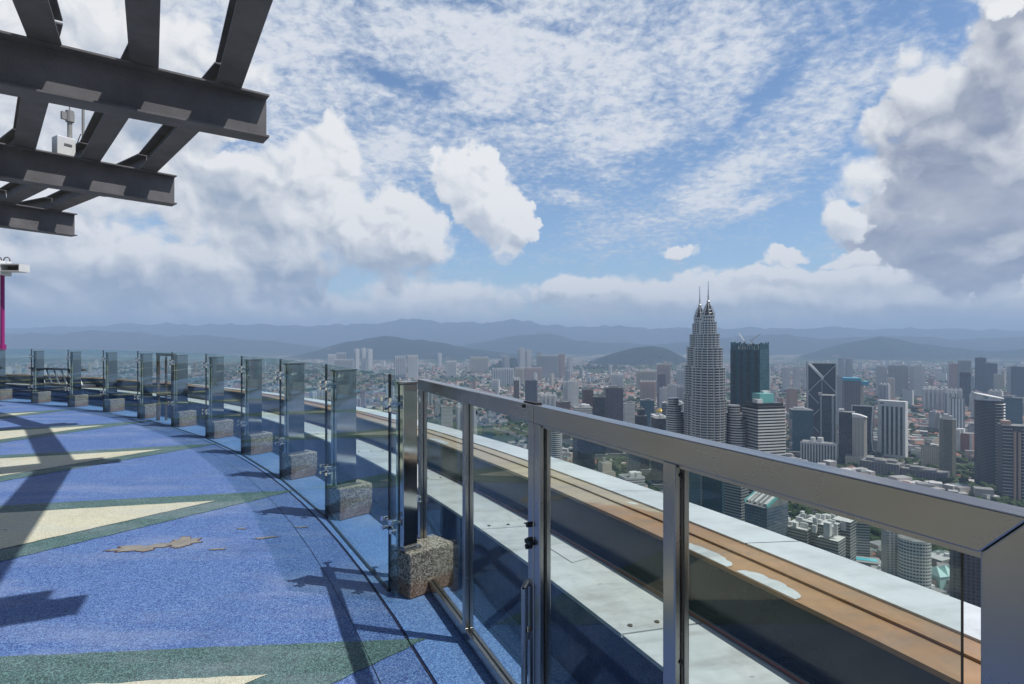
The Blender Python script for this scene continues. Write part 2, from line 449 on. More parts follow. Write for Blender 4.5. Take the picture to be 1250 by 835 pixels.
def grime(t, c, p, k=.5):
    # run-off streaks across the ledge, and grey dirt in patches
    q = t.vm('SUBTRACT', p, (-24.316, -8.641, 0)); x, y, z = t.sep(q)
    th = t.m('MULTIPLY', t.m('ARCTAN2', y, x), 27.5); r = t.vm('LENGTH', t.comb(x, y, 0), out=1)
    st = t.noise(t.comb(t.m('MULTIPLY', th, 9.0), t.m('MULTIPLY', r, 1.6), 0), 1.0, 5, 0.65)
    c = t.mix(t.lin(st, 0.48, 0.75, 0, k), c, (0.16, 0.15, 0.13))
    d_ = t.noise(p, 3.1, 7, 0.7)
    c = t.mix(t.lin(d_, 0.5, 0.75, 0, k), c, (0.20, 0.18, 0.15))
    return t.mix(t.ss(t.noise(p, 31, 3, 0.6), 0.68, 0.74, 0, k), c, (0.10, 0.07, 0.05))
def f_plate(t, b):
    p = world_pos(t)
    n = t.noise(p, 1.6, 6, 0.65); n3 = t.noise(p, 14, 4, 0.6)
    c = t.mix(t.lin(n, 0.3, 0.75), (0.42, 0.46, 0.47), (0.60, 0.63, 0.63))
    c = t.mix(t.lin(n3, 0.35, 0.75, 0, 0.3), c, (0.28, 0.31, 0.32))
    c = t.mix(t.ss(t.noise(p, 7, 3, 0.6), 0.68, 0.74, 0, 0.7), c, (0.14, 0.08, 0.05))
    c = grime(t, c, p, .45)
    t.link(c, b.inputs['Base Color'])
M['plate'] = mat('weathered_plate', (0.45, 0.5, 0.5), 0.5, 0, 0.45, f_plate)
def f_rim(t, b):
    p = world_pos(t)
    c = t.mix(t.lin(t.noise(p, 1.2, 6, 0.6), 0.3, 0.75), (0.50, 0.53, 0.55), (0.62, 0.65, 0.67))
    c = t.mix(t.ss(t.noise(p, 22, 3, 0.6), 0.7, 0.78, 0, 0.5), c, (0.2, 0.17, 0.14))
    c = grime(t, c, p, .28)
    t.link(c, b.inputs['Base Color'])
M['rim'] = mat('white_rim_metal', (0.6, 0.65, 0.68), 0.42, 0, 0.5, f_rim)
def f_org(t, b):
    p = world_pos(t); y = t.sep(p)[1]
    n = t.noise(p, 2.2, 6, 0.62); n2 = t.noise(t.vm('MULTIPLY', p, (1, 1, 1)), 18, 4, 0.65)
    c = t.mix(t.lin(n, 0.3, 0.72), (0.27, 0.15, 0.07), (0.40, 0.24, 0.125))
    c = t.mix(t.lin(n2, 0.4, 0.8, 0, 0.5), c, (0.20, 0.12, 0.07))
    # bleached, dusty stretch of the coating with a broken edge
    e = t.ss(t.m('ADD', y, t.m('MULTIPLY', t.noise(p, 5, 3, .5), 0.5)), 3.75, 3.85)
    e2 = t.ss(t.m('ADD', y, t.m('MULTIPLY', t.noise(p, 3, 3, .5), 1.0)), 8.2, 7.6)
    c = t.mix(t.m('MULTIPLY', t.m('MULTIPLY', e, e2), 0.8), c, (0.40, 0.35, 0.26))
    c = t.mix(t.ss(t.noise(p, 3.4, 2, .4), 0.72, 0.74, 0, 0.9), c, (0.55, 0.60, 0.62))
    c = grime(t, c, p, .5)
    t.link(c, b.inputs['Base Color'])
M['orange'] = mat('faded_orange_coat', (0.33, 0.17, 0.07), 0.55, 0, 0.4, f_org)
M['darkwall'] = noisy((0.020, 0.020, 0.022), 0.2, 3, rough=0.20, spec=0.4, bump=0.01, bscale=6, name='dark_glossy_lining', r_amt=0.05)
M['pipe'] = mat('orange_conduit', (0.42, 0.13, 0.05), 0.45)
M['concrete'] = noisy((0.32, 0.32, 0.31), 0.15, 2, rough=0.85, name='concrete')

def glassmat(name, tint, edge=False):
    m = bpy.data.materials.new(name); m.use_nodes = True; t = NT(m.node_tree); t.n.clear()
    out = t.new('ShaderNodeOutputMaterial')
    tr = t.new('ShaderNodeBsdfTransparent'); tr.inputs[0].default_value = (*tint, 1)
    gl = t.new('ShaderNodeBsdfGlossy'); gl.inputs['Roughness'].default_value = 0.012; gl.inputs[0].default_value = (0.92, 1, 0.97, 1)
    g = t.new('ShaderNodeNewGeometry')
    cs = t.m('ABSOLUTE', t.vm('DOT_PRODUCT', g.outputs['Normal'], g.outputs['Incoming'], out=1))
    lw = t.m('ADD', t.m('MULTIPLY', t.m('POWER', t.m('SUBTRACT', 1.0, cs, clamp=True), 5.0), 0.60), 0.022)
    mx = t.new('ShaderNodeMixShader'); t.link(lw, mx.inputs[0]); t.link(tr.outputs[0], mx.inputs[1]); t.link(gl.outputs[0], mx.inputs[2])
    # dust film
    df = t.new('ShaderNodeBsdfDiffuse'); df.inputs[0].default_value = (0.5, 0.5, 0.45, 1)
    n = t.noise(world_pos(t), 6, 6, 0.7)
    mx2 = t.new('ShaderNodeMixShader'); t.link(t.lin(n, 0.4, 0.85, 0.0, 0.016), mx2.inputs[0])
    t.link(mx.outputs[0], mx2.inputs[1]); t.link(df.outputs[0], mx2.inputs[2])
    t.link(mx2.outputs[0], out.inputs[0])
    return m
M['glass'] = glassmat('clear_green_glass', (0.88, 0.945, 0.94))
M['glass_gate'] = glassmat('smoked_glass', (0.885, 0.92, 0.905))
M['glass_edge'] = mat('glass_edge_dark', (0.002, 0.003, 0.003), 0.6)

# ------------------------------------------------------------------ city ground height
GZ = -340.0
def px2u(px): return (px - CX) / FPX
def h_at(py, d): return CAMZ + (CY - py) / FPX * d
RIDGES = [
    (23000, 2600, [(-400, 402), (-100, 405), (0, 403), (100, 399), (200, 397), (300, 397), (400, 399), (500, 391), (560, 396), (640, 391), (700, 401), (760, 399), (840, 400), (900, 403), (980, 400), (1060, 403), (1100, 401), (1250, 404), (1500, 398), (1900, 402)]),
    (15500, 1700, [(-400, 410), (0, 409), (100, 405), (180, 407), (260, 411), (330, 416), (400, 425), (560, 424), (600, 414), (640, 409), (670, 409), (720, 417), (800, 421), (880, 414), (940, 409), (1000, 413), (1080, 410), (1160, 414), (1250, 412), (1500, 408), (1900, 412)]),
    (10800, 1100, [(-400, 440), (330, 440), (380, 430), (420, 419), (445, 413), (470, 409), (500, 411), (530, 417), (570, 424), (640, 434), (720, 440), (960, 440), (1000, 428), (1040, 418), (1075, 411), (1110, 417), (1150, 424), (1210, 429), (1300, 422), (1500, 428), (1900, 440)]),
    (7900, 600, [(-400, 460), (700, 460), (720, 441), (750, 429), (775, 422), (795, 421), (815, 425), (838, 438), (860, 452), (900, 460), (1900, 460)]),
    (6400, 420, [(-400, 470), (560, 470), (600, 446), (625, 437), (648, 445), (670, 452), (720, 447), (760, 449), (800, 458), (850, 470), (1900, 470)]),
]
def ground_z(x, y):
    h = 0.0
    d = max(y, 200.0)
    u = x / d
    px = CX + u * FPX
    nz = mnoise.fractal((x / 1400, y / 1400, 3.1), 1.0, 2.0, 6)
    if y > 2500:
        for d0, w, prof in RIDGES:
            xs = [p[0] for p in prof]; ys = [p[1] for p in prof]
            py = np.interp(px, xs, ys)
            top = h_at(py, d0) - GZ
            if top <= 0: continue
            k = math.exp(-((d - d0) / w) ** 2) if abs(d - d0) < 3 * w else 0
            if k > 0.003:
                amp = top * k * (1 + 0.16 * nz + .10 * mnoise.fractal((x / 520, y / 520, 8.8), 1.0, 2.0, 4)) * (1 + 0.3 * nz * (1 - k))
                h = max(h, amp)
    return GZ + h + 5 * mnoise.noise((x / 700, y / 700, 0)) * min(1, max(0, (d - 2500) / 2000))

def build_terrain():
    azs = list(np.radians(np.concatenate([np.arange(-180, -50, 5.0), np.arange(-50, 50, 0.22), np.arange(50, 180, 5.0)])))
    ds = [5, 200, 500, 900, 1400, 2000] + list(np.arange(2600, 9600, 110)) + list(np.geomspace(9700, 31000, 75))
    rows = []
    for dd in ds:
        row = []
        for a in azs:
            x, y = dd * sin(a), dd * cos(a)
            # rings of equal depth in front, so ridges keep their distance
            z = ground_z(x, y) if (abs(a) < R(58) and dd > 2400) else GZ
            row.append((x, y, z))
        rows.append(row)
    mb = MB(); mb.grid(rows, True, 0, True)
    def f(t, b):
        p = world_pos(t); x, y, z = t.sep(p)
        v = t.new('ShaderNodeTexVoronoi'); t.put(v.inputs['Vector'], p); v.inputs['Scale'].default_value = 1 / 38.0
        r, g, bb = t.sep(v.outputs['Color'])
        roof = t.mix(t.ss(r, 0.3, 0.34), (0.13, 0.125, 0.12), (0.20, 0.10, 0.075))
        roof = t.mix(t.ss(g, 0.62, 0.66), roof, (0.38, 0.37, 0.35))
        roof = t.mix(t.ss(bb, 0.55, 0.6), roof, (0.04, 0.06, 0.025))
        big = t.noise(p, 1 / 520.0, 5, 0.6)
        vg = t.noise(p, 1 / 60.0, 5, 0.65)
        veg = t.mix(t.lin(vg, 0.35, 0.7), (0.018, 0.035, 0.013), (0.06, 0.085, 0.03))
        urban = t.ss(big, 0.47, 0.53)
        c = t.mix(urban, veg, roof)
        hill = t.ss(z, GZ + 22, GZ + 60)
        veg = t.mix(hill, veg, (0.012, 0.022, 0.018)); rock = t.mix(t.ss(t.noise(p, 1 / 300.0, 5, .6), 0.64, 0.7), veg, (0.25, 0.17, 0.11))  # hill green made darker and bluer, standing in for haze
        c = t.mix(hill, c, rock)
        t.link(c, b.inputs['Base Color'])
        bp = t.new('ShaderNodeBump'); bp.inputs['Strength'].default_value = 0.8; bp.inputs['Distance'].default_value = 30
        t.link(t.noise(p, 1 / 150.0, 6, 0.6), bp.inputs['Height']); t.link(bp.outputs[0], b.inputs['Normal'])
    o = mb.build('ground', mat('city_ground', (0.1, 0.1, 0.1), 0.9, 0, 0.1, f))
    tag(o, kind='structure')
build_terrain()

# ------------------------------------------------------------------ haze
def build_haze():
    mb = MB()
    mb.box(0, 0, GZ - 12, 960, 66000, 66000, 0)
    m = bpy.data.materials.new('haze'); m.use_nodes = True; t = NT(m.node_tree); t.n.clear()
    out = t.new('ShaderNodeOutputMaterial'); pv = t.new('ShaderNodeVolumePrincipled')
    pv.inputs['Color'].default_value = (0.50, 0.69, 0.98, 1)
    pv.inputs['Density'].default_value = 7.8e-5
    pv.inputs['Anisotropy'].default_value = 0.0
    t.link(pv.outputs[0], out.inputs['Volume'])
    o = mb.build('haze', m); tag(o, kind='stuff')
build_haze()

# ================================================================== THE DECK
C = Vector((-24.316, -8.641, 0))
def pol(r, deg, z=0.0): return (C.x + r * cos(R(deg)), C.y + r * sin(R(deg)), z)
def lpol(r, deg, z=0.0): return (r * cos(R(deg)), r * sin(R(deg)), z)
A0, A1 = -60.0, 130.0

def ring_strip(mb, prof, a0, a1, n, mi=0, smooth=False):
    """sweep an open (r,z) profile round the deck centre"""
    for k in range(len(prof) - 1):
        (r0, z0), (r1, z1) = prof[k], prof[k + 1]
        rows = [[lpol(r0, a0 + (a1 - a0) * i / n, z0) for i in range(n + 1)], [lpol(r1, a0 + (a1 - a0) * i / n, z1) for i in range(n + 1)]]
        mb.grid(rows, False, mi, smooth)

def build_floor():
    n = 240
    mb = MB()
    top = [lpol(26.53, 360 * i / n, 0) for i in range(n)]
    mb.face(top)
    mb.grid([top, [lpol(26.53, 360 * i / n, -0.3) for i in range(n)]], True)
    mb.face(list(reversed([lpol(26.53, 360 * i / n, -0.3) for i in range(n)])))
    tag(mb.build('deck_floor', M['blue'], loc=C), kind='structure')
    mb = MB()
    mb.grid([[lpol(26.54, 360 * i / n, 0) for i in range(n)], [lpol(27.14, 360 * i / n, 0) for i in range(n)]], True)
    mb.grid([[lpol(26.54, 360 * i / n, -0.3) for i in range(n)], [lpol(26.54, 360 * i / n, 0) for i in range(n)]], True)
    tag(mb.build('deck_floor_border', M['blue_light'], loc=C), kind='structure')
    mb = MB()
    for r in (26.526, 26.30, 26.98):
        w = 0.0035 if r == 26.526 else 0.0015
        mb.grid([[lpol(r - w, 360 * i / n, 0.004) for i in range(n)], [lpol(r + w, 360 * i / n, 0.004) for i in range(n)]], True)
    tag(mb.build('floor_joint', M['groove'], loc=C), kind='structure')
    STEP = 7.87; ph = 26.33
    for nm, ra, rv, ri, z, m in (('green_floor_marking', 26.62, 22.7, 20.5, 0.004, M['green']), ('cream_floor_marking', 25.83, 21.9, 15.0, 0.008, M['cream'])):
        mb = MB()
        for k in range(-8, 16):
            a = ph + STEP * k
            # split at the border strip so the sheet stays a clean polygon
            V_, A_, W_ = lpol(rv, a + STEP / 2, z), lpol(ra, a, z), lpol(rv, a - STEP / 2, z)
            pts = [lpol(ri, a - STEP / 2, z), lpol(ri, a + STEP / 2, z)]
            for p_, q_ in ((V_, A_), (A_, W_)):
                for i in range(90):
                    t_ = i / 90; x = p_[0] + (q_[0] - p_[0]) * t_; y = p_[1] + (q_[1] - p_[1]) * t_
                    if 0 < i: x += .010 * mnoise.noise((x * 9, y * 9, k)) + .006 * mnoise.noise((x * 40, y * 40, k)); y += .010 * mnoise.noise((x * 9, y * 9, k + 50)) + .006 * mnoise.noise((x * 40, y * 40, k + 50))
                    pts.append((x, y, z))
            pts.append(W_)
            mb.face(pts)
        tag(mb.build(nm, m, loc=C), kind='structure')
    # peeled patches in the blue coat
    r_ = random.Random(4)
    mb = MB()
    def blotch(cx, cy, rx, ry, rot, z=0.0045, n=90, jag=0.35, grow=1.0):
        P = []
        for i in range(n):
            a = 2 * pi * i / n; k = grow * (1 + jag * mnoise.noise((cos(a) * 1.7 + cx * 9, sin(a) * 1.7, cy * 5)) * 2 + .35 * mnoise.noise((cos(a) * 6 + cx * 9, sin(a) * 6, cy * 5)))
            x, y = rx * cos(a) * k, ry * sin(a) * k
            P.append((cx + x * cos(rot) - y * sin(rot), cy + x * sin(rot) + y * cos(rot), z))
        mb.face(P)
    SP = ((-2.84, 4.56, 0.20, 0.075, 0.25), (-2.60, 4.66, 0.11, 0.12, 0.6), (-2.01, 4.78, 0.10, 0.02, 0.3), (-2.30, 5.02, 0.035, 0.014, 0), (-2.25, 4.52, 0.05, 0.012, 0.1), (-1.80, 5.05, .05, .012, .2))
    for q in SP: blotch(*q, z=.0046 + .0002 * SP.index(q))
    me_ = MB(); mb, keep = me_, mb
    for q in SP: blotch(*q, z=.0025 + .0002 * SP.index(q), grow=1.10)
    tag(mb.build('patch_rim_shade', mat('recess_rim_shade', (.07, .035, .03), .8)), kind='structure')  # dark rim painted round each patch as the shade of its recess
    mb = keep
    tag(mb.build('bare_floor_patch', M['mortar']), kind='structure')
build_floor()

def build_parapet():
    root = thing('parapet', 'curved outer parapet with grey cover plates, black lining, orange coating and white rim', 'parapet', C)
    n = 240
    mb = MB()
    ring_strip(mb, [(27.142, -0.3), (27.142, 0.385)], 0, 360, n); mb.build('inner_kerb', M['blue_shaded'], root)
    mb = MB(); ring_strip(mb, [(27.16, 0.375), (27.62, 0.345)], 0, 360, n); mb.build('ledge', M['concrete'], root)
    # plates, laid one beside the next with a 6 mm joint
    st = 3.15; k = 0
    a = 2.0
    while a < 84:
        mb = MB()
        g = 0.013
        for i in range(4):
            b0 = a + g + (st - 2 * g) * i / 4; b1 = a + g + (st - 2 * g) * (i + 1) / 4
            q = [lpol(27.12, b0, .40), lpol(27.535, b0, .365), lpol(27.535, b1, .365), lpol(27.12, b1, .40)]
            mb.face(q)
            lo = [(x, y, z - .018) for x, y, z in q]
            mb.face([lo[0], q[0], q[3], lo[3]]); mb.face([lo[1], lo[2], q[2], q[1]])
            if i == 0: mb.face([lo[0], lo[1], q[1], q[0]])
            if i == 3: mb.face([lo[3], q[3], q[2], lo[2]])
        p = mb.build('cover_plate', M['plate'], root)
        # screws along the plate joint
        sb = MB()
        for rr in (27.2, 27.34, 27.47):
            c = lpol(rr, a + 0.12, .40 - (rr - 27.12) / .415 * .035)
            sb.tube((c[0], c[1], c[2] - .004), (c[0], c[1], c[2] + .005), .011, 8)
        sb.build_each('screw', M['bronze'], p)
        a += st
    mb = MB(); ring_strip(mb, [(27.54, .30), (27.56, .345), (27.585, .345), (27.60, .30)], 0, 110, 200, smooth=False); mb.build('drip_channel', M['bronze'], root)
    mb = MB()
    for i in range(220):
        b0, b1 = i * .5, (i + 1) * .5
        mb.tube(lpol(27.572, b0, .355), lpol(27.572, b1, .355), .006, 6, caps=False)
    mb.build('conduit', M['pipe'], root)
    mb = MB(); ring_strip(mb, [(27.605, .30), (27.622, .60)], 0, 360, n, smooth=True); mb.build('lining', M['darkwall'], root)
    mb = MB(); ring_strip(mb, [(27.612, .602), (27.618, .617), (27.80, .605), (27.80, .616), (27.825, .616), (27.825, .604), (28.03, .565)], 0, 360, n); mb.build('coated_band', M['orange'], root)
    for (X, Y, L_) in ((.90, 2.73, .17), (1.05, 2.39, .15), (.02, 6.2, .2)):
        a = math.degrees(atan2(Y - C.y, X - C.x)); mb = MB(); P = []
        for i in range(22):
            t_ = pi * i / 21; q = 1 + .18 * mnoise.noise((i * .9, X * 7, Y))
            P.append(lpol(27.622 + .075 * sin(t_) ** .6 * q, a - math.degrees(L_ / 27.6) * cos(t_), .6195))
        mb.face(P); mb.build('bare_patch', M['plate'], root)
    a = math.degrees(atan2(3.35 - C.y, .235 - C.x)); mb = MB(); mb.face([lpol(27.36, a - .3, .3835), lpol(27.50, a - .2, .3715), lpol(27.50, a + .35, .3715), lpol(27.36, a + .3, .3835)]); mb.build('repair_patch', M['rim'], root)
    for i in range(40):
        a0 = 1 + i * 2.35
        mb = MB(); ring_strip(mb, [(28.02, .50), (28.02, .578), (28.40, .535), (28.46, .50), (28.46, .42)], a0 + .008, a0 + 2.342, 6)
        mb.build('rim_cap', M['rim'], root)
    mb = MB(); ring_strip(mb, [(28.0, .49), (28.44, .49), (28.44, -1.5), (28.1, -5.0), (24.0, -9.0), (15, -14)], 0, 360, 120); mb.build('outer_shell', M['concrete'], root)
build_parapet()

# ---------------- posts, stone blocks and glass balustrade
TH0, DTH = 27.4, 3.93
BH, RB = 0.28, 26.66
def block_local():
    """block: near-inner corner at the origin, x radial outwards, y along the ring"""
    mb = MB(); mb.prism([(0, 0), (.34, 0), (.34, .235), (0, .235)], 0, BH, 0, 0, True); return mb
def make_stone(label):
    o = thing('stone_block', label, 'stone block', group='stone blocks under the balustrade posts')
    block_local().build('block', M['stone'], o, bevel=0.010, seg=3)
    return o
def make_post(label):
    o = thing('balustrade_post', label, 'post', group='polished steel posts of the glass balustrade')
    mb = MB(); mb.box(.115, .125, 0.012, 1.045, .21, .09); mb.build('column', M['mirror'], o, bevel=0.006)
    mb = MB(); mb.box(.115, .125, 1.045, 1.06, .225, .105); mb.build('cap', M['steel'], o, bevel=0.003)
    mb = MB(); mb.box(.13, .13, 0.0, .012, .25, .15)
    mb.build('base_plate', M['steel'], o, bevel=0.002)
    for zz in (0.16, 0.92):
        s = MB()
        s.tube((.01, .165, zz), (-.045, .165, zz), .011, 12)
        for dy in (-.05, .05):
            for dz in (-.03, .03):
                s.tube((-.035, .165, zz), (-.035, .165 + dy, zz + dz), .007, 8)
                s.tube((-.056, .165 + dy, zz + dz), (-.028, .165 + dy, zz + dz), .011, 14)
                s.tube((-.070, .165 + dy, zz + dz), (-.062, .165 + dy, zz + dz), .015, 14)
        s.build('spider_clamp', M['chrome'], o)
    return o
NP = 14
OFFN = ['in front of the gate corner', 'second along the rail from the steel gate', 'third along the rail from the steel gate', 'fourth along the rail from the steel gate', 'fifth along the rail from the steel gate',
        'sixth along the rail from the steel gate', 'seventh along the rail from the steel gate', 'eighth along the rail from the steel gate', 'ninth along the rail from the steel gate',
        'tenth along the rail from the steel gate', 'eleventh along the rail from the steel gate', 'at the far left end of the rail', '', '']
ORD = ['first', 'second', 'third', 'fourth', 'fifth', 'sixth', 'seventh', 'eighth', 'ninth', 'tenth', 'eleventh', 'twelfth', 'thirteenth', 'fourteenth']
def build_balustrade():
    s0 = make_stone('x'); p0 = make_post('x')
    for k in range(12):
        a = TH0 + DTH * k
        loc = pol(RB + .02, a); rz = R(a + 16)
        ls = 'pebble stone block, %s from the steel gate along the deck edge' % ORD[k]
        lp = 'mirror polished steel post on a stone block, %s from the steel gate' % ORD[k]
        if k == 0:
            s, p = copy_tree(s0), copy_tree(p0)
        else: s, p = copy_tree(s0), copy_tree(p0)
        s.location = loc; s.rotation_euler = (0, 0, rz); s['label'] = ls
        p.location = (loc[0], loc[1], BH); p.rotation_euler = (0, 0, rz); p['label'] = lp
        if k == 0:
            for ch in p.children:
                if ch.name.split('.')[0] in ('column', 'cap', 'base_plate'): ch.scale = (.5, 1, 1); ch.location.x = .0
                if ch.name.startswith('column'): ch.data = ch.data.copy(); ch.data.materials[0] = M['mirror']
    for t_ in (s0, p0):
        for ch in list(t_.children): bpy.data.objects.remove(ch)
        bpy.data.objects.remove(t_)
    # glass sheets, each from one block to the next, standing just inside the blocks
    for k in range(11):
        a = TH0 + DTH * k
        off = .36
        a0, a1 = a + off - DTH * 0 , a + DTH + off
        rg = RB - 0.058
        mb = MB()
        P = [Vector(pol(rg, a0 + .006)), Vector(pol(rg, a1 - .006))]
        P = [v + Vector((0, 0, 0)) for v in P]
        d = (P[1] - P[0]); L = d.length; d.normalize(); nrm = Vector((d.y, -d.x, 0))
        th = .02; z0, z1 = .008, 1.39
        q = [P[0] - nrm * th / 2, P[1] - nrm * th / 2, P[1] + nrm * th / 2, P[0] + nrm * th / 2]
        c = (P[0] + P[1]) / 2
        loc = [(v - c) for v in q]
        def V(i, z): return (loc[i].x, loc[i].y, z)
        mb.face([V(0, z0), V(1, z0), V(1, z1), V(0, z1)], mi=0); mb.face([V(2, z0), V(3, z0), V(3, z1), V(2, z1)], mi=0)
        mb.face([V(1, z0), V(2, z0), V(2, z1), V(1, z1)], mi=1); mb.face([V(3, z0), V(0, z0), V(0, z1), V(3, z1)], mi=1)
        mb.face([V(0, z1), V(1, z1), V(2, z1), V(3, z1)], mi=2); mb.face([V(3, z0), V(2, z0), V(1, z0), V(0, z0)], mi=1)
        o = mb.build('glass_balustrade', [M['glass'], M['glass_edge'], M['glass']], loc=c)
        tag(o, 'clear glass sheet between the %s and %s steel posts counted from the gate' % (ORD[k], ORD[k + 1]), 'glass panel', 'glass panels of the curved balustrade')
    # short return pane beside the gate post
    mb = MB(); p = Vector(pol(RB - .058, TH0 + .34)); q = Vector(pol(RB - .058, TH0 - .02)); c = (p + q) / 2
    mb.bar((p - c) + Vector((0, 0, .71)), (q - c) + Vector((0, 0, .71)), .012, 1.36, (0, 0, 1)); o = mb.build('glass_balustrade', M['glass'], loc=c)
    tag(o, 'narrow clear glass strip clamped beside the near gate post', 'glass panel', 'glass panels of the curved balustrade')
build_balustrade()

# ---------------- steel gate and fixed railing
G0 = Vector((-.612, 3.985, 0)); G1 = Vector((.757, .905, 0))
gd = (G1 - G0); GL = gd.length; gd.normalize(); gn = Vector((gd.y, -gd.x, 0))  # towards the camera side is -gn
GRZ = atan2(gd.y, gd.x)
ZT = 1.344
def build_gate():
    # local x runs along the rail from the far post towards the camera
    s_thin, s_dbl, s_4, s_5 = .93, 1.775, 2.605, GL
    gate = thing('steel_gate', 'brushed steel gate leaf with two glass panes and a drop bolt', 'gate', G0, GRZ)
    T = .05; RW = .056; RH = .072
    def post(x, z0, z1, par, w=T, nm='post'):
        mb = MB(); mb.box(x, 0, z0, z1, w, T); return mb.build(nm, M['steel'], par, bevel=.003)
    def railx(x0, x1, z0, z1, par, nm, w=RW, bev=.004):
        mb = MB(); mb.box((x0 + x1) / 2, 0, z0, z1, x1 - x0, w); return mb.build(nm, M['steel_rail'], par, bevel=bev)
    post(.03, .02, ZT - RH, gate); post(s_thin, .08, ZT - RH, gate, .042); post(s_dbl - .028, .02, ZT - RH, gate)
    railx(0, s_dbl - .004, ZT - RH, ZT, gate, 'top_rail'); railx(.056, s_dbl - .054, .03, .08, gate, 'bottom_rail', .05)
    def pane(x0, x1, z0, z1, par, y=0.0, th=.008, clear=False):
        mb = MB(); xm = (x0 + x1) / 2
        mb.face([(x0, y - th / 2, z0), (x1, y - th / 2, z0), (x1, y - th / 2, z1), (x0, y - th / 2, z1)], mi=0)
        mb.face([(x1, y + th / 2, z0), (x0, y + th / 2, z0), (x0, y + th / 2, z1), (x1, y + th / 2, z1)], mi=0)
        for x in (x0, x1): mb.face([(x, y - th / 2, z0), (x, y + th / 2, z0), (x, y + th / 2, z1), (x, y - th / 2, z1)], mi=1)
        for z in (z0, z1): mb.face([(x0, y - th / 2, z), (x1, y - th / 2, z), (x1, y + th / 2, z), (x0, y + th / 2, z)], mi=1)
        return mb.build('glass_pane', [M['glass_gate'], M['glass_edge']], par)
    pane(.056, s_thin - .022, .082, ZT - RH, gate); g2 = pane(s_thin + .022, s_dbl - .054, .082, ZT - RH, gate)
    mb = MB(); mb.box(s_thin + .155, -.006, 1.218, 1.252, .034, .003); mb.build('sticker', M['white'], g2)
    mb = MB(); mb.box(s_thin + .155, -.0085, 1.227, 1.243, .016, .002); mb.build('sticker_mark', M['black'], g2)
    # latch and drop bolt on the double post
    mb = MB()
    for z, dx in ((.86, 0), (.80, .006), (.77, -.008)):
        mb.tube((s_dbl - .028 + dx, -.025, z), (s_dbl - .028 + dx, -.042, z), .011, 10)
    mb.box(s_dbl - .02, -.035, .785, .80, .05, .018); mb.build('latch', M['black'], gate)
    mb = MB(); mb.tube((s_dbl - .045, -.045, .02), (s_dbl - .045, -.045, .60), .013, 12); mb.tube((s_dbl - .045, -.045, .60), (s_dbl - .05, -.025, .625), .012, 10)
    mb.box(s_dbl - .045, -.032, .40, .43, .045, .03); mb.box(s_dbl - .045, -.032, .10, .13, .045, .03); mb.build('drop_bolt', M['steel'], gate)
    mb = MB(); mb.box(s_dbl - .085, -.03, 1.325, 1.338, .018, .006)
    mb.box(s_dbl - .06, 0, ZT, ZT + .006, .11, .03); mb.build('rail_screw', M['black'], gate)
    # hinge stubs to the stone block post
    for z in (1.21, .55):
        mb = MB(); mb.tube((-.13, -.03, z), (.07, -.03, z), .010, 10); mb.tube((.055, -.03, z - .02), (.055, -.03, z + .02), .014, 10)
        mb.tube((-.12, -.05, z), (-.12, .0, z), .016, 12); mb.build('hinge', M['chrome'], gate)

    fix = thing('steel_railing', 'brushed steel railing with two glass panes ending in a mitred corner near the camera', 'railing', G0 + gd * s_dbl, GRZ)
    L = GL - s_dbl; a4 = s_4 - s_dbl
    post(.028, .0, ZT - RH, fix); post(a4, .0, ZT - RH, fix, .05)
    # top rail and end post meet in a mitre
    W5 = .066
    mb = MB()
    y0, y1 = -RW / 2, RW / 2
    def ext(poly):
        f1 = [(x, y0, z) for x, z in poly]; f2 = [(x, y1, z) for x, z in poly]; mb.face(f1); mb.face(list(reversed(f2)))
        for i in range(len(poly)):
            j = (i + 1) % len(poly); mb.face([f1[i], f2[i], f2[j], f1[j]])
    xe = L + .046
    ext([(.004, ZT - RH), (xe - W5 - .0006, ZT - RH), (xe - .0006, ZT), (.004, ZT)])
    mb.build('top_rail', M['steel_rail'], fix, bevel=.003)
    mb = MB(); ext([(xe - W5, 0), (xe, 0), (xe, ZT - .0006), (xe - W5, ZT - RH - .0006)])
    mb.build('end_post', M['steel'], fix, bevel=.003)
    railx(.056, a4 - .026, .03, .08, fix, 'bottom_rail', .05); railx(a4 + .026, xe - W5 - .002, .03, .08, fix, 'bottom_rail', .05)
    # inner bead under the rail
    for x0, x1 in ((.056, a4 - .028), (a4 + .028, xe - W5 - .004)):
        mb = MB(); mb.box((x0 + x1) / 2, 0, ZT - RH - .012, ZT - RH - .001, x1 - x0, .03); mb.build('glazing_bead', M['steel'], fix)
    pane(.06, a4 - .036, .09, ZT - RH - .014, fix); pane(a4 + .03, xe - W5 - .04, .09, ZT - RH - .014, fix)
    for z in (1.24, .74, .35):
        mb = MB(); mb.tube((a4 + .0255, -.004, z), (a4 + .0285, -.004, z), .0065, 12); mb.build('screw_hole', M['black'], fix)
    mb = MB(); mb.tube((a4 + .02, 0, .0), (a4 + .02, 0, .006), .01, 8)
build_gate()

def build_bronze_gate():
    a = TH0 + DTH * 5
    p0 = Vector(pol(RB + .1, a + 1.05)); p1 = Vector(pol(RB + .1, a + 3.0)); d = p1 - p0
    o = thing('service_gate', 'small brown framed glass gate between two posts at the far curve', 'gate', p0, atan2(d.y, d.x))
    L = d.length
    mb = MB(); mb.box(.025, 0, 0, 1.30, .05, .05); mb.build('post', M['bronze'], o)
    mb = MB(); mb.box(L - .025, 0, 0, 1.30, .05, .05); mb.build('post', M['bronze'], o)
    mb = MB(); mb.box(L * .5, 0, .04, 1.29, .035, .03); mb.build('mullion', M['bronze'], o)
    mb = MB(); mb.box(L / 2, 0, 1.30, 1.355, L + .02, .06); mb.build('top_rail', M['bronze'], o)
    mb = MB(); mb.box(L / 2, 0, .5, .53, L - .1, .04); mb.build('middle_rail', M['bronze'], o)
build_bronze_gate()

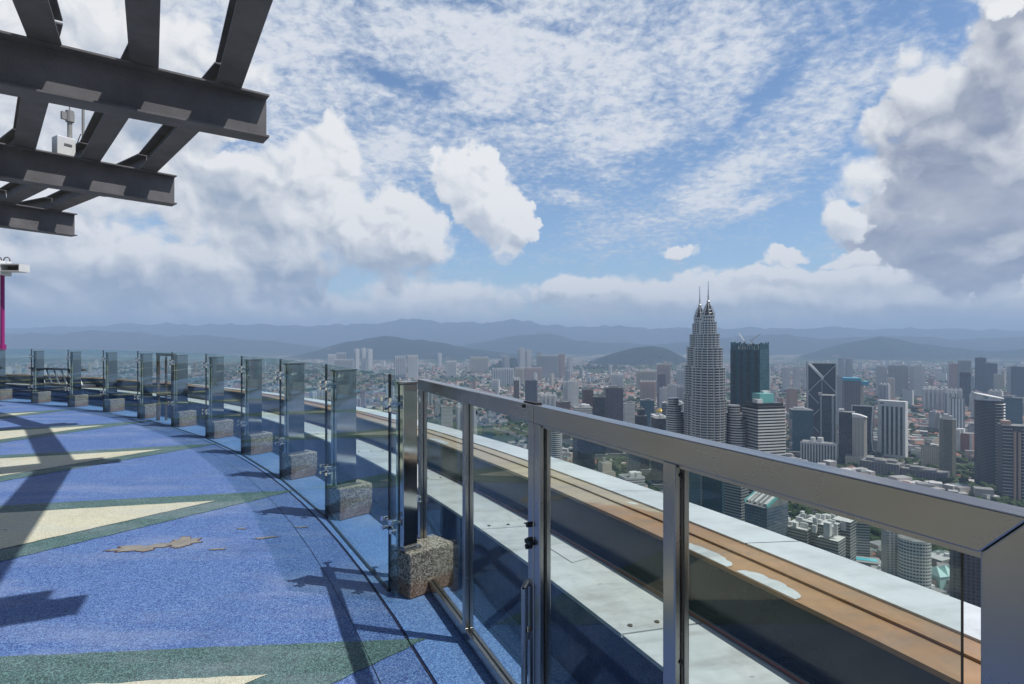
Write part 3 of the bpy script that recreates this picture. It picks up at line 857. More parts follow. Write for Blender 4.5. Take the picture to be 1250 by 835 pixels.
# ---------------- roof frame of I-beams
def ibeam(mb, p0, p1, h, w, tf=.022, tw=.016):
    """p0,p1 at the underside centre line"""
    p0, p1 = Vector(p0), Vector(p1)
    z = Vector((0, 0, 1))
    mb.bar(p0 + z * tf / 2, p1 + z * tf / 2, w, tf)
    mb.bar(p0 + z * (h - tf / 2), p1 + z * (h - tf / 2), w, tf)
    mb.bar(p0 + z * (h / 2), p1 + z * (h / 2), tw, h - 2 * tf)
ZB, HBM = 4.08, .52
BTH = [4.1, 15.1, 26.0, 36.85, 47.0, 58.4, 69.4, 80.4, 91.4]
RAFR = [26.15, 25.3, 24.45, 23.6, 22.75, 21.9, 21.05]
def build_canopy():
    WH = ['', 'first, outside the view', 'nearest, right over the camera', 'long beam across the top left of the picture', 'middle of the three beam ends seen at upper left', 'lowest and farthest of the beam ends seen at upper left', 'beyond', 'beyond', 'beyond']
    LB_ = {2: 'dark steel roof beam overhead, above the top edge of the picture', 3: 'dark steel I-beam, the largest and highest of the three beam ends at upper left', 4: 'dark steel I-beam, the middle of the three beam ends at upper left',
           5: 'dark steel I-beam, the smallest and lowest of the three beam ends at upper left'}
    root = thing('canopy_frame', 'dark grey open roof frame of steel I-beams cantilevered over the deck', 'roof frame', C)
    for k, a in enumerate(BTH):
        if k in (0,): continue
        mb = MB(); ibeam(mb, lpol(13.0, a, ZB), lpol(26.585, a, ZB), HBM, .30)
        b = mb.build('cross_beam', M['beam'], root)
        if k in LB_: b['label'] = LB_[k]
        # stiffeners: an end plate set back in the section and pairs under the rafters
        st = MB()
        for r in [26.43]:
            for sd in (-1, 1):
                c = Vector(lpol(r, a, ZB + HBM / 2)); t_ = Vector((-sin(R(a)), cos(R(a)), 0))
                Mx = Matrix.Rotation(R(a), 4, 'Z'); Mx.translation = c + t_ * sd * .075
                st.obox(Mx, .012, .125, HBM - .05)
        st.build_each('stiffener', M['beam'], b)
    for j, r in enumerate(RAFR):
        for k in range(1, len(BTH) - 1):
            a0, a1 = BTH[k], BTH[k + 1]
            g = .35
            mb = MB()
            P0 = Vector(lpol(r, a0, ZB + HBM + .002)); P1 = Vector(lpol(r, a1, ZB + HBM + .002))
            d = (P1 - P0).normalized()
            ibeam(mb, P0 + d * .03, P1 - d * .03, .30, .27, .018, .014)
            mb.build('rafter', M['beam'], root)
            gs = MB()
            for P, s_ in ((P0, 1), (P1, -1)):
                q = P + d * s_ * .14
                nrm = Vector((d.y, -d.x, 0))
                gs.bar(q + nrm * .08 + Vector((0, 0, .02)), q + nrm * .08 + Vector((0, 0, .26)), .012, .11, tuple(nrm))
            gs.build_each('gusset', M['beam'], root) if j == 0 else None
    # thin brace under the far bay
    mb = MB()
    mb.bar(lpol(25.9, 50.3, ZB + .30), lpol(22.4, 50.3, ZB + .30), .07, .05)
    mb.build('brace', M['beam'], root)
    # core wall the beams spring from (behind the viewpoint)
    mb = MB(); mb.lathe([(13.1, .001), (13.1, 7.0)], 96); mb.face([(13.1 * cos(2 * pi * i / 96), 13.1 * sin(2 * pi * i / 96), 7.0) for i in range(96)])
    o = mb.build('core_wall', noisy((0.085, 0.08, 0.078), .2, .5, rough=.7, name='dark_cladding'), loc=C); tag(o, 'round dark grey core wall carrying the roof frame', 'wall')
build_canopy()

def build_deck_items():
    # white equipment box with a mast on the middle beam
    a = 47.0; p = pol(24.95, a, ZB + HBM + .002)
    o = thing('equipment_box', 'white equipment box with a small mast standing on the middle roof beam', 'equipment box', p, R(a + 12))
    mb = MB(); mb.box(0, 0, 0, .30, .26, .20); mb.build('housing', M['white'], o, bevel=.01)
    mb = MB(); mb.box(.02, -.103, .16, .19, .11, .012); mb.build('vent', M['grey_box'], o)
    mb = MB(); mb.tube((.10, .04, .30), (.10, .04, .60), .035, 12); mb.tube((.10, .04, .60), (.10, .04, .78), .06, 12); mb.box(.07, .04, .62, .74, .18, .05)
    mb.build('sensor_head', M['concrete'], o)
    mb = MB(); mb.tube((.10, .04, .78), (.085, .04, 1.15), .008, 8); mb.build('whip_antenna', M['grey_box'], o)
    p2 = pol(25.3, 48.0, ZB + HBM + .002)
    o = thing('antenna_pole', 'thin grey pole with a small white antenna clamped on beside the white box', 'pole', p2)
    mb = MB(); mb.tube((0, 0, 0), (0, 0, 1.35), .022, 12, caps=True); mb.tube((0, 0, 0), (0, 0, .02), .07, 12); mb.build('pole', M['concrete'], o)
    mb = MB(); mb.tube((.0, 0, .42), (.10, -.02, .46), .010, 8); mb.tube((.10, -.02, .42), (.10, -.02, .60), .034, 12); mb.build('antenna', M['white'], o)
    mb = MB()
    pts = [Vector((-.02, -.03, .55)), Vector((-.08, -.05, .35)), Vector((-.17, -.05, .18)), Vector((-.26, -.04, .05))]
    for i in range(3): mb.tube(pts[i], pts[i + 1], .007, 6)
    mb.build('cable', M['black'], o)
    # pink pole with white light box at the left edge
    Y = 16.3; X = px2u(3.0) * Y
    o = thing('pink_pole', 'magenta pole carrying a white louvred lamp box at the left edge of the view', 'pole', (X, Y, .0))
    mb = MB(); mb.tube((0, 0, 0), (0, 0, 3.75), .05, 16); mb.tube((0, 0, 1.35), (0, 0, 1.50), .085, 16); mb.build('pole', M['magenta'], o)
    mb = MB(); mb.box(-.22, 0, 3.3 + .10, 3.3 + .50, .62, .42); lb = mb.build('lamp_box', M['white'], o, bevel=.02)
    mb = MB(); mb.box(.33, 0, 3.50, 3.53, .56, .36); mb.box(.33, 0, 3.68, 3.71, .56, .36); mb.box(.60, 0, 3.531, 3.679, .02, .36); mb.box(.33, .16, 3.531, 3.679, .52, .02); mb.build_each('louvre_box', M['white'], o)
    mb = MB(); mb.box(.32, .10, 3.55, 3.66, .48, .06); mb.build('louvre', M['grey_box'], o)
    mb = MB()
    for cx, r in ((-.12, .10), (.12, .09)):
        for i in range(10):
            a0, a1 = pi * i / 10, pi * (i + 1) / 10
            mb.tube((cx + r * cos(a0), 0, 3.8 + r * sin(a0) * 1.2), (cx + r * cos(a1), 0, 3.8 + r * sin(a1) * 1.2), .014, 6, caps=False)
    mb.build('cable_loop', M['bronze'], o)
    # dark maintenance rig on the far parapet
    c = pol(27.35, 63.5, .40)
    o = thing('maintenance_rig', 'low dark steel maintenance rig with slanted struts on the far parapet ledge', 'rig', c, R(63.5 + 90))
    mb = MB(); mb.box(0, 0, 0, .05, 2.6, .34); mb.box(0, .1, .42, .47, 2.6, .08); mb.build('frame', M['bronze'], o)
    mb = MB()
    for i in range(7): mb.bar((-1.2 + i * .36, .1, .05), (-.95 + i * .36, .1, .42), .03, .03)
    mb.build_each('strut', M['steel'], o)
build_deck_items()

# ================================================================== THE CITY
def facade(name, wall, glass, pu, pv, fu, fv, rough_g=0.18, vary=0.5, wall_r=0.7, metal=0.0):
    """window grid in the wall's own metres: pu/pv pitch, fu/fv glazed share"""
    def f(t, b):
        uv = t.new('ShaderNodeUVMap').outputs[0]
        u, v, _ = t.sep(uv)
        cu = t.m('DIVIDE', u, pu); cv = t.m('DIVIDE', v, pv)
        wu = t.m('LESS_THAN', t.m('FRACT', cu), fu) if fu < 1 else 1.0
        wv = t.m('LESS_THAN', t.m('FRACT', cv), fv) if fv < 1 else 1.0
        w = t.m('MULTIPLY', wu, wv)
        wnn = t.new('ShaderNodeTexWhiteNoise', noise_dimensions='2D')
        t.put(wnn.inputs['Vector'], t.comb(t.m('FLOOR', cu), t.m('FLOOR', cv)))
        rnd = wnn.outputs['Value']
        g = t.mix(t.m('MULTIPLY', t.m('POWER', rnd, 3.0), vary), glass, tuple(min(1, c * 2.5 + 0.12) for c in glass))
        inf = t.new('ShaderNodeObjectInfo').outputs['Random']
        dn = t.noise(obj_pos(t), 0.03, 4, 0.6)
        wc = t.mix(t.lin(dn, 0.3, 0.7, 0, 0.25), wall, tuple(c * 0.6 for c in wall))
        wc = t.mix(t.m('MULTIPLY', inf, 0.3), wc, tuple(c * 0.6 for c in wall))
        t.link(t.mix(w, wc, g), b.inputs['Base Color'])
        t.link(t.lin(w, 0, 1, wall_r, rough_g), b.inputs['Roughness'])
        t.link(t.lin(w, 0, 1, 0.25, 0.7), b.inputs['Specular IOR Level'])
    return mat(name, wall, 0.6, metal, 0.4, f)
F = {
    'office_white': facade('office_white', (0.64, 0.64, 0.62), (0.05, 0.055, 0.065), 3.2, 3.9, .72, .52),
    'band_white': facade('band_white', (0.60, 0.60, 0.58), (0.06, 0.065, 0.07), 500, 3.9, 1, .48, vary=0),
    'band_grey': facade('band_grey', (0.34, 0.35, 0.35), (0.04, 0.05, 0.055), 500, 3.8, 1, .55, vary=0),
    'fin_white': facade('fin_white', (0.58, 0.57, 0.54), (0.055, 0.06, 0.065), 6.0, 500, .5, 1, vary=0),
    'glass_dark': facade('glass_dark', (0.05, 0.052, 0.06), (0.010, 0.012, 0.018), 3.0, 3.9, .86, .86, .22, .15),
    'glass_teal': facade('glass_teal', (0.03, 0.09, 0.11), (0.010, 0.055, 0.075), 3.0, 3.9, .88, .80, .10, .2),
    'glass_blue': facade('glass_blue', (0.14, 0.18, 0.22), (0.03, 0.05, 0.08), 2.6, 3.9, .82, .8, .12, .3),
    'res_white': facade('res_white', (0.70, 0.69, 0.66), (0.10, 0.10, 0.10), 4.4, 3.2, .45, .55, .4, .6),
    'res_beige': facade('res_beige', (0.60, 0.54, 0.43), (0.09, 0.08, 0.07), 4.2, 3.2, .45, .5, .4, .5),
    'res_grey': facade('res_grey', (0.46, 0.46, 0.46), (0.07, 0.075, 0.08), 3.8, 3.2, .5, .55, .35, .5),
    'res_pink': facade('res_pink', (0.52, 0.36, 0.28), (0.10, 0.08, 0.07), 4.5, 3.2, .42, .5, .4, .5),
    'res_ribs': facade('res_ribs', (0.72, 0.72, 0.70), (0.13, 0.14, 0.15), 9.0, 500, .42, 1, .5, 0),
    'grid_purple': facade('grid_purple', (0.12, 0.11, 0.135), (0.028, 0.028, 0.038), 3.6, 3.4, .65, .7, .2, .3),
    'brown': facade('brown_frame', (0.13, 0.09, 0.085), (0.03, 0.025, 0.03), 3.6, 3.8, .7, .6, .2, .3),
    'construction': facade('raw_concrete_frame', (0.27, 0.25, 0.24), (0.045, 0.045, 0.06), 7.0, 3.6, .8, .68, .7, .2),
    'olive': facade('olive_glass', (0.23, 0.225, 0.17), (0.09, 0.10, 0.085), 3.0, 3.4, .7, .6, .2, .4),
    'brick': facade('brick_red', (0.30, 0.13, 0.10), (0.09, 0.07, 0.07), 4.0, 3.2, .4, .5, .4, .4),
}
ROOF = noisy((0.27, 0.27, 0.26), 0.25, 0.12, rough=0.85, name='roof_grey', spec=0.2)
ROOFW = noisy((0.62, 0.62, 0.60), 0.12, 0.1, rough=0.6, name='roof_white', spec=0.3)
TILE = noisy((0.30, 0.105, 0.06), 0.25, 0.2, rough=0.85, name='roof_tile', spec=0.2)
TEALG = mat('teal_crown_glass', (0.16, 0.42, 0.40), 0.2)
PLAINW = noisy((0.58, 0.58, 0.56), 0.1, 0.05, rough=0.6, name='white_cladding', spec=0.3)
GOLD = mat('gold_dome', (0.55, 0.36, 0.06), 0.35, 0.6)
CYAN = mat('cyan_netting', (0.06, 0.30, 0.42), 0.8)

def rect(w, d): return [(-w / 2, -d / 2), (w / 2, -d / 2), (w / 2, d / 2), (-w / 2, d / 2)]
def plant(root, w, d, h, r_, white=False, n=2):
    """lift rooms, tanks and units on the roof"""
    mb = MB()
    for i in range(n):
        a, b_ = w * r_.uniform(.18, .42), d * r_.uniform(.2, .45)
        x = (r_.random() - .5) * (w - a) * .8; y = (r_.random() - .5) * (d - b_) * .8
        z0 = h + i * .02
        mb.box(x, y, z0, z0 + r_.uniform(3, 8), a, b_)
    for i in range(3):
        mb.tube((w * r_.uniform(-.4, .4), d * r_.uniform(-.4, .4), h), (0, 0, 0), .1, 3) if False else None
    mb.build_each('roof_plant', ROOFW if white else ROOF, root)

PLACED = []
def at(px0, px1, ytop, Y, zb=None):
    X = px2u((px0 + px1) / 2) * Y; W = (px1 - px0) / FPX * Y
    base = ground_z(X, Y) if zb is None else zb
    H = h_at(ytop, Y) - base
    PLACED.append((X, Y, W * .7))
    return X, Y, base, W, H

def bldg(px0, px1, ytop, Y, style, label, cat='building', name='office_tower', rot=0.0, dw=0.8, kind='box', group=None, roofw=False, nplant=2, cap=None, seed=None):
    X, Y, zb, W, H = at(px0, px1, ytop, Y)
    r_ = random.Random(int(px0 * 7 + ytop * 13 + Y))
    view = -atan2(X, Y)                         # face roughly towards the viewer, then turn by rot
    rz = view + R(rot)
    w = W / (abs(cos(R(rot))) + dw * abs(sin(R(rot)))); d = w * dw
    root = thing(name, label, cat, (X, Y + (d * .5 if dw < 2 else 0), zb), rz, group)
    fm = F[style]
    if kind == 'box':
        mb = MB(); mb.prism(rect(w, d), -6, H, 0, 1); mb.build('body', [fm, ROOF], root)
        mb = MB()
        for a, b_, c_, e_ in ((0, -d / 2 + .3, w + .8, .8), (0, d / 2 - .3, w + .8, .8), (-w / 2 + .3, 0, .8, d - .4), (w / 2 - .3, 0, .8, d - .4)):
            mb.box(a, b_, H, H + 1.6, c_, e_)
        mb.build('roof_parapet', PLAINW if roofw or style.endswith('white') else ROOF, root)
        if nplant: plant(root, w, d, H, r_, roofw, nplant)
    elif kind == 'round':
        n = 40; P = [(w / 2 * cos(2 * pi * i / n), d / 2 * sin(2 * pi * i / n)) for i in range(n)]
        mb = MB(); mb.prism(P, -6, H, 0, 1); mb.build('body', [fm, ROOF], root)
        mb = MB(); mb.prism([(x * .6, y * .6) for x, y in P], H, H + 6, 0, 0); mb.build_each('roof_plant', ROOFW, root)
    elif kind == 'step':
        mb = MB(); mb.prism(rect(w, d), -6, H * .72, 0, 1); mb.prism(rect(w * .74, d * .78), H * .72, H * .9, 0, 1); mb.prism(rect(w * .45, d * .5), H * .9, H, 0, 1)
        mb.build('body', [fm, ROOF], root); plant(root, w * .4, d * .4, H, r_, roofw, 1)
    elif kind == 'slab':      # residential slab with ribs of balconies and lift heads
        nb = max(3, int(w / 16)); mb = MB()
        mb.prism(rect(w, d * .7), -6, H, 0, 1)
        mb.build('body', [fm, ROOF], root)
        mb = MB()
        for i in range(nb):
            x = -w / 2 + w * (i + .5) / nb
            mb.box(x, -d * .35 - d * .07, 0, H - 3, w / nb * .5, d * .14)
        mb.build_each('bay', [fm], root)
        mb = MB()
        for i in range(nb):
            x = -w / 2 + w * (i + .5) / nb
            mb.box(x, 0, H, H + 6, w / nb * .4, d * .35)
        mb.build_each('lift_house', PLAINW, root)
    elif kind == 'cross':     # point block condo: crossing wings, stepped heads
        mb = MB()
        mb.prism(rect(w, d * .42), -6, H - 3, 0, 1); mb.prism(rect(w * .42, d), -6, H, 0, 1, u0=40)
        mb.build('body', [fm, ROOF], root)
        mb = MB(); mb.box(0, 0, H, H + 7, w * .25, d * .3); mb.box(-w * .36, 0, H - 3, H + 1, w * .16, d * .3); mb.box(w * .36, 0, H - 3, H + 1, w * .16, d * .3)
        mb.build_each('roof_plant', PLAINW, root)
    if H > 60 and kind in ('box', 'cross', 'step') and Y < 4000:
        mb = MB(); mb.prism(rect(w * 1.35, d * 1.35), -6, 14, 0, 1, u0=3); mb.build('podium', [F['band_grey'], ROOF], root)
    return root, w, d, H

# ---------------- the twin towers
def star16(a):
    # eight points with round lobes between
    k = abs(((a / (2 * pi) * 8) % 1) - .5) * 2          # 1 on the points
    k2 = abs(((a / (2 * pi) * 8 + .5) % 1) - .5) * 2
    return .885 + .115 * k ** 1.4 + .085 * max(0, 1 - (1 - k2) * 3.0) ** .6 * 1
STEELW = mat('tower_steel', (0.56, 0.555, 0.55), 0.34, 0.7)
TWGLASS = mat('tower_glass', (0.02, 0.022, 0.027), 0.25, 0, 0.5)
def twin_tower(X, Y, label, annex_side):
    root = thing('twin_tower', label, 'tower', (X, Y, GZ), R(12), 'pair of spired towers')
    k = 1.0
    tiers = [(0, 250, 28.2), (250, 300, 26.9), (300, 331, 22.9), (331, 353, 17.9), (353, 372, 13.2), (372, 382, 10.0)]
    g, s = [], []
    prof = []
    for a, b_, r in tiers:
        n = int(round((b_ - a) / 4.0)); fh = (b_ - a) / n
        for i in range(n):
            z = a + i * fh
            prof += [(r * .965, z, 0), (r * .965, z + fh * .58, 0), (r * 1.0, z + fh * .60, 1), (r * 1.0, z + fh * .90, 1), (r * .965, z + fh * .92, 1)]
        prof += [(r * 1.03, b_ - .8, 1), (r * 1.03, b_ + .2, 1)]
    NA = 64
    mb = MB()
    rows = []; mats_ = []
    st = [star16(2 * pi * i / NA) for i in range(NA)]
    for r, z, m_ in prof:
        rows.append([(r * st[i] * cos(2 * pi * i / NA), r * st[i] * sin(2 * pi * i / NA), z) for i in range(NA)]); mats_.append(m_)
    b0 = len(mb.v)
    mb.grid(rows, True, 0, False)
    # glass between storeys, steel on the sunshade bands
    kf = 0
    for i in range(len(rows) - 1):
        mi = 0 if (mats_[i] == 0 and mats_[i + 1] == 0 and rows[i][0][2] < rows[i + 1][0][2] - 1) else 1
        for j in range(NA): mb.mi[kf] = mi; kf += 1
    mb.build('shaft', [TWGLASS, STEELW], root)
    # vertical steel mullions in the re-entrant corners
    mb = MB()
    for t0, t1, r in tiers:
        for i in range(16):
            a = 2 * pi * (i + .5) / 16
            rr = r * star16(a) * .995
            mb.tube((rr * cos(a), rr * sin(a), t0), (rr * cos(a), rr * sin(a), t1), .7, 6)
    mb.build('mullion', STEELW, root)
    mb = MB()
    mb.lathe([(7.6, 382), (7.6, 385.5), (8.9, 386), (8.6, 388), (6.0, 388.5), (5.8, 392.5), (7.0, 393), (6.5, 395), (4.2, 395.5), (3.8, 400), (4.9, 400.5), (2.2, 409)], 32)
    kf = 0
    for i in range(11):
        for j in range(32): mb.mi[kf] = 1 if i % 2 == 0 else 0; kf += 1
    for i in range(8):
        a = 2 * pi * (i + .5) / 8
        for (r0, z0), (r1, z1) in (((10.2, 380), (8.0, 392)), ((8.0, 392), (5.4, 401)), ((5.4, 401), (1.4, 411))):
            mb.bar((r0 * cos(a), r0 * sin(a), z0), (r1 * cos(a), r1 * sin(a), z1), .9, 1.2)
    mb.v = [(x, y, 382 + (z - 382) * .70) for x, y, z in mb.v]
    mb.build('crown', [STEELW, TWGLASS], root)
    mb = MB()
    mb.lathe([(.05, 407.8)] + [(2.6 * sin(pi * i / 8) + .3, 410.4 - 2.6 * cos(pi * i / 8)) for i in range(1, 8)] + [(.05, 413)], 20)
    for i in range(6): mb.lathe([(1.15, 413.5 + i * 1.3), (1.5, 414.1 + i * 1.3), (1.15, 414.7 + i * 1.3)], 12)
    mb.tube((0, 0, 411), (0, 0, 428), 1.1, 10, .9); mb.tube((0, 0, 428), (0, 0, 444), .85, 8, .45)
    mb.v = [(x, y, z - 7) for x, y, z in mb.v]
    mb.build('spire', STEELW, root)
    # attached round annex, forty-odd floors, stepping at the top
    ax, ay = annex_side
    mb = MB()
    for i, (r, za, zb_) in enumerate(((17, 0, 204), (15.5, 204, 216), (13, 216, 228), (9.5, 228, 240))):
        n = int((zb_ - za) / 4)
        rows = []; cx_, cy_ = ax - i * 1.6, ay
        mm = []
        for q in range(n):
            z = za + q * 4.0
            for rr, zz, m_ in ((r * .96, z, 0), (r * .96, z + 2.0, 0), (r, z + 2.02, 1), (r, z + 3.5, 1), (r * .96, z + 3.52, 1)):
                rows.append([(cx_ + rr * cos(2 * pi * j / 32), cy_ + rr * sin(2 * pi * j / 32), zz) for j in range(32)]); mm.append(m_)
        f0 = len(mb.f)
        mb.grid(rows, True, 0, False); kf = f0
        for q in range(len(rows) - 1):
            mi = 0 if mm[q] == 0 and mm[q + 1] == 0 and rows[q + 1][0][2] - rows[q][0][2] > 1 else 1
            for j in range(32): mb.mi[kf] = mi; kf += 1
        mb.face([(cx_ + r * cos(2 * pi * j / 32), cy_ + r * sin(2 * pi * j / 32), zb_) for j in range(32)], mi=1)
    mb.build('annex', [TWGLASS, STEELW], root)
    PLACED.append((X, Y, 60))
    return root
X1, Y1 = px2u(864.6) * 940, 940.0
X2, Y2 = px2u(854.2) * 1031, 1031.0
twin_tower(X1, Y1, 'nearer and taller-looking of the two spired steel towers', (41, -14))
twin_tower(X2, Y2, 'farther of the two spired steel towers, half hidden behind the other', (-30, 30))
def skybridge():
    o = thing('sky_bridge', 'double-deck bridge joining the two spired towers', 'bridge', ((X1 + X2) / 2, (Y1 + Y2) / 2, GZ + 170), atan2(Y2 - Y1, X2 - X1))
    mb = MB(); mb.box(0, 0, 0, 8, 42, 5); mb.build('deck', STEELW, o)
    mb = MB(); mb.bar((0, 0, 0), (-22, 0, -45), 1.5, 1.5); mb.bar((0, 0, 0), (22, 0, -45), 1.5, 1.5); mb.build_each('leg', STEELW, o)
skybridge()

# ---------------- landmark buildings, each with its own build
def crane(root, x, y, z, h, jib, a):
    mb = MB(); mb.bar((x, y, z), (x, y, z + h), 1.4, 1.4, (1, 0, 0))
    d = Vector((cos(a), sin(a), .75)).normalized(); p = Vector((x, y, z + h))
    mb.bar(p, p + d * jib, 1.2, 1.2); mb.bar(p, p - Vector((cos(a), sin(a), 0)) * jib * .25, 1.6, 1.6)
    mb.build('crane', PLAINW, root)

def heroes():
    # teal glass tower being topped out
    X, Y, zb, W, H = at(899, 944, 419, 1120)
    o = thing('glass_tower', 'tall dark teal glass tower with unfinished crown right of the spired towers', 'tower', (X, Y + 25, zb), -atan2(X, Y) + R(-27))
    w = W / (cos(R(27)) + .62 * sin(R(27))); d = w * .62
    mb = MB(); mb.prism(rect(w, d), 0, H - 12, 0, 1); mb.build('body', [F['glass_teal'], ROOF], o)
    mb = MB()
    for i in range(4):
        x = -w / 2 + w * (i + .5) / 4; mb.box(x, -d / 2 - .5, 0, H - 14, w / 4 * .30, 1.0)
    mb.build_each('glass_strip', F['glass_dark'], o)
    mb = MB()
    r_ = random.Random(2)
    for i in range(17):
        x = -w / 2 + w * (i + .5) / 17; mb.box(x, -d / 2 + .6, H - 12, H + r_.uniform(-4, 2), w / 17 * .72, .8); mb.box(x, d / 2 - .6, H - 12, H + r_.uniform(-4, 2), w / 17 * .72, .8)
    for i in range(9):
        y = -d / 2 + d * (i + .5) / 9; mb.box(w / 2 - .6, y, H - 12, H + r_.uniform(-4, 2), .8, d / 9 * .7); mb.box(-w / 2 + .6, y, H - 12, H + r_.uniform(-3, 3), .8, d / 9 * .7)
    mb.build('crown', [F['glass_teal'], ROOF], o)
    mb = MB()
    for i in range(14): mb.box(r_.uniform(-.4, .4) * w, r_.uniform(-.38, .38) * d, H - 12, H - 12 + r_.uniform(4, 12), r_.uniform(2, 8), r_.uniform(2, 7))
    mb.build_each('roof_structure', ROOFW, o)
    crane(o, -w * .18, 0, H - 6, 10, 26, 2.6); crane(o, w * .05, 3, H - 6, 12, 20, .4)

    # banded office with teal glass cube on top
    X, Y, zb, W, H = at(916, 965, 497, 900)
    o = thing('office_tower', 'white and dark banded office tower topped by a pale teal glass cube', 'building', (X, Y + 25, zb), -atan2(X, Y) + R(38))
    w = W / (cos(R(38)) + .8 * sin(R(38))); d = w * .8
    mb = MB(); mb.prism(rect(w, d), 0, H, 0, 1); mb.build('body', [TWGLASS, ROOF], o)
    mb = MB(); n = int(H / 4.6)
    for i in range(n - 2): mb.box(0, 0, H - 6 - i * 4.6, H - 6 - i * 4.6 + 2.2, w + 1.6, d + 1.6)
    mb.build('floor_band', PLAINW, o)
    mb = MB(); mb.box(0, 0, H + .02, H + 5, w * .92, d * .92); mb.build('upper_storey', F['glass_dark'], o)
    mb = MB(); mb.box(-w * .02, 0, H + 5, H + 19, w * .52, d * .5); mb.build('crown', TEALG, o)
    mb = MB(); mb.box(w * .2, d * .22, H + 5.1, H + 22, w * .25, d * .2); mb.box(-w * .34, -d * .2, H + 5.1, H + 11, w * .2, d * .3); mb.build_each('roof_plant', ROOFW, o)

    # tower with white diagonal bracing
    X, Y, zb, W, H = at(992, 1024, 444, 1950)
    o = thing('braced_tower', 'black glass tower framed in white with a large white X brace', 'tower', (X, Y + 30, zb), -atan2(X, Y) + R(6))
    w, d = W * .97, W * .6
    mb = MB(); mb.prism(rect(w, d), -6, H, 0, 1); mb.build('body', [mat('black_curtain_wall', (0.018, 0.018, 0.026), 0.45), ROOF], o)
    mb = MB(); y = -d / 2 - .9; b = 3.2
    mb.box(-w / 2, y, 0, H + 3, b, 2.4); mb.box(w / 2, y, 0, H + 3, b * 1.3, 2.4); mb.box(0, y, H, H + 3, w - b * 1.2, 2.2)
    cyz = H - 46; ex = w / 2
    ht = 2 * w * .56
    for q in range(3):
        zt = H - 2 - q * ht * 1.0
        zb2 = zt - ht
        mb.bar((-ex, y - .6, zt), (ex, y - .6, zb2), 2.0, 2.8 if q else 3.2, (0, 1, 0)); mb.bar((ex, y - 1.0, zt), (-ex, y - 1.0, zb2), 2.0, 2.2, (0, 1, 0))
    mb.bar((0, y - 1.2, H - ht / 2 - 2), (0, y - 1.2, H - ht * 1.6), 1.4, 1.4, (0, 1, 0))
    mb.build('bracing', PLAINW, o)
    # white face tilted to catch the sun, standing in for a sky glint
    mb = MB(); mb.face([(-ex - 1, y - 3.4, H + 1), (-ex + 10, y - 4.6, H + 1), (4, y - 26, H - ht / 2 + 3), (0, y - 26, H - ht / 2 - 4)]); mb.build('glint_facet', ROOFW, o)

    # twin-pier dark tower before it
    X, Y, zb, W, H = at(1001, 1018, 480, 1850)
    o = thing('office_tower', 'dark glass tower with two pale piers standing before the X braced tower', 'building', (X, Y, zb), -atan2(X, Y))
    w, d = W, W * 1.2
    mb = MB(); mb.prism(rect(w, d), -6, H - 5, 0, 1); mb.build('body', [F['glass_dark'], ROOF], o)
    mb = MB(); mb.box(-w * .38, -d / 2 - 1, 0, H, w * .10, 3); mb.box(w * .36, -d / 2 - 1, 0, H - 6, w * .14, 3); mb.box(-w * .45, 0, H - 8, H + 1, w * .2, d * .3); mb.build_each('pier', F['res_grey'], o)
    # ribbed white block
    X, Y, zb, W, H = at(985, 1024, 541, 1640)
    o = thing('office_block', 'low white ribbed block with two round roof drums', 'building', (X, Y + 20, zb), -atan2(X, Y) + R(-6))
    w, d = W * .97, W * .5
    mb = MB(); mb.prism(rect(w, d), -6, H, 0, 1); mb.build('body', [F['grid_purple'], ROOF], o)
    mb = MB()
    for i in range(13): mb.box(-w / 2 + w * i / 12, -d / 2 - .8, 0, H + 1, 3.1, 1.8)
    for i in range(5): mb.box(w / 2 + .8, -d / 2 + d * (i + .5) / 5, 0, H + 1, 1.8, 3)
    mb.box(0, -d / 2 - .9, H - 4, H + 1.6, w + 3, 1.9)
    mb.build_each('rib', PLAINW, o)
    mb = MB(); mb.tube((-w * .18, 0, H), (-w * .18, 0, H + 12), 6.5, 20); mb.tube((w * .04, 0, H), (w * .04, 0, H + 13), 7.5, 20); mb.build_each('roof_drum', ROOFW, o)
    # dark teal office left of it
    bldg(969, 996, 501, 1740, 'glass_teal', 'dark glazed office with white roof plant left of the X braced tower', rot=12, dw=.8, roofw=True, nplant=3)
    # white slab with dark strips
    X, Y, zb, W, H = at(1079, 1111, 490, 1720)
    o = thing('slab_tower', 'broad white slab tower with five dark vertical strips and a blank crown', 'building', (X, Y + 20, zb), -atan2(X, Y) + R(-14))
    w, d = W * .93, W * .36
    mb = MB(); mb.prism(rect(w, d), -6, H, 0, 1); mb.build('body', [PLAINW, ROOFW], o)
    mb = MB()
    for i in range(5):
        x = -w * .30 + w * .66 * i / 4; mb.box(x, -d / 2 - .5, 8, H - 16, w * .083, 1.2)
    mb.build_each('window_strip', F['glass_dark'], o)
    mb = MB(); mb.box(-w * .33, -d / 2 - .5, H - 9, H - 6, w * .16, .8); mb.build('roof_sign', TWGLASS, o)
    # hourglass tower with a white frame
    X, Y, zb, W, H = at(1045, 1067, 496, 1770)
    o = thing('waisted_tower', 'dark tower with a narrow waist outlined by a flared white frame', 'building', (X, Y + 10, zb), -atan2(X, Y) + R(-8))
    w, d = W, W * .6
    mb = MB(); ZS = [0, .12, .3, .5, .7, .85, 1]; WS = [.62, .52, .46, .44, .47, .5, .5]
    for (z0, w0), (z1, w1) in zip(zip(ZS, WS), list(zip(ZS, WS))[1:]):
        mb.prism(rect(2 * w0 * w, d), z0 * H, z1 * H, 0, 1, taper=w1 / w0)
    mb.build('body', [F['glass_dark'], ROOF], o)
    mb = MB()
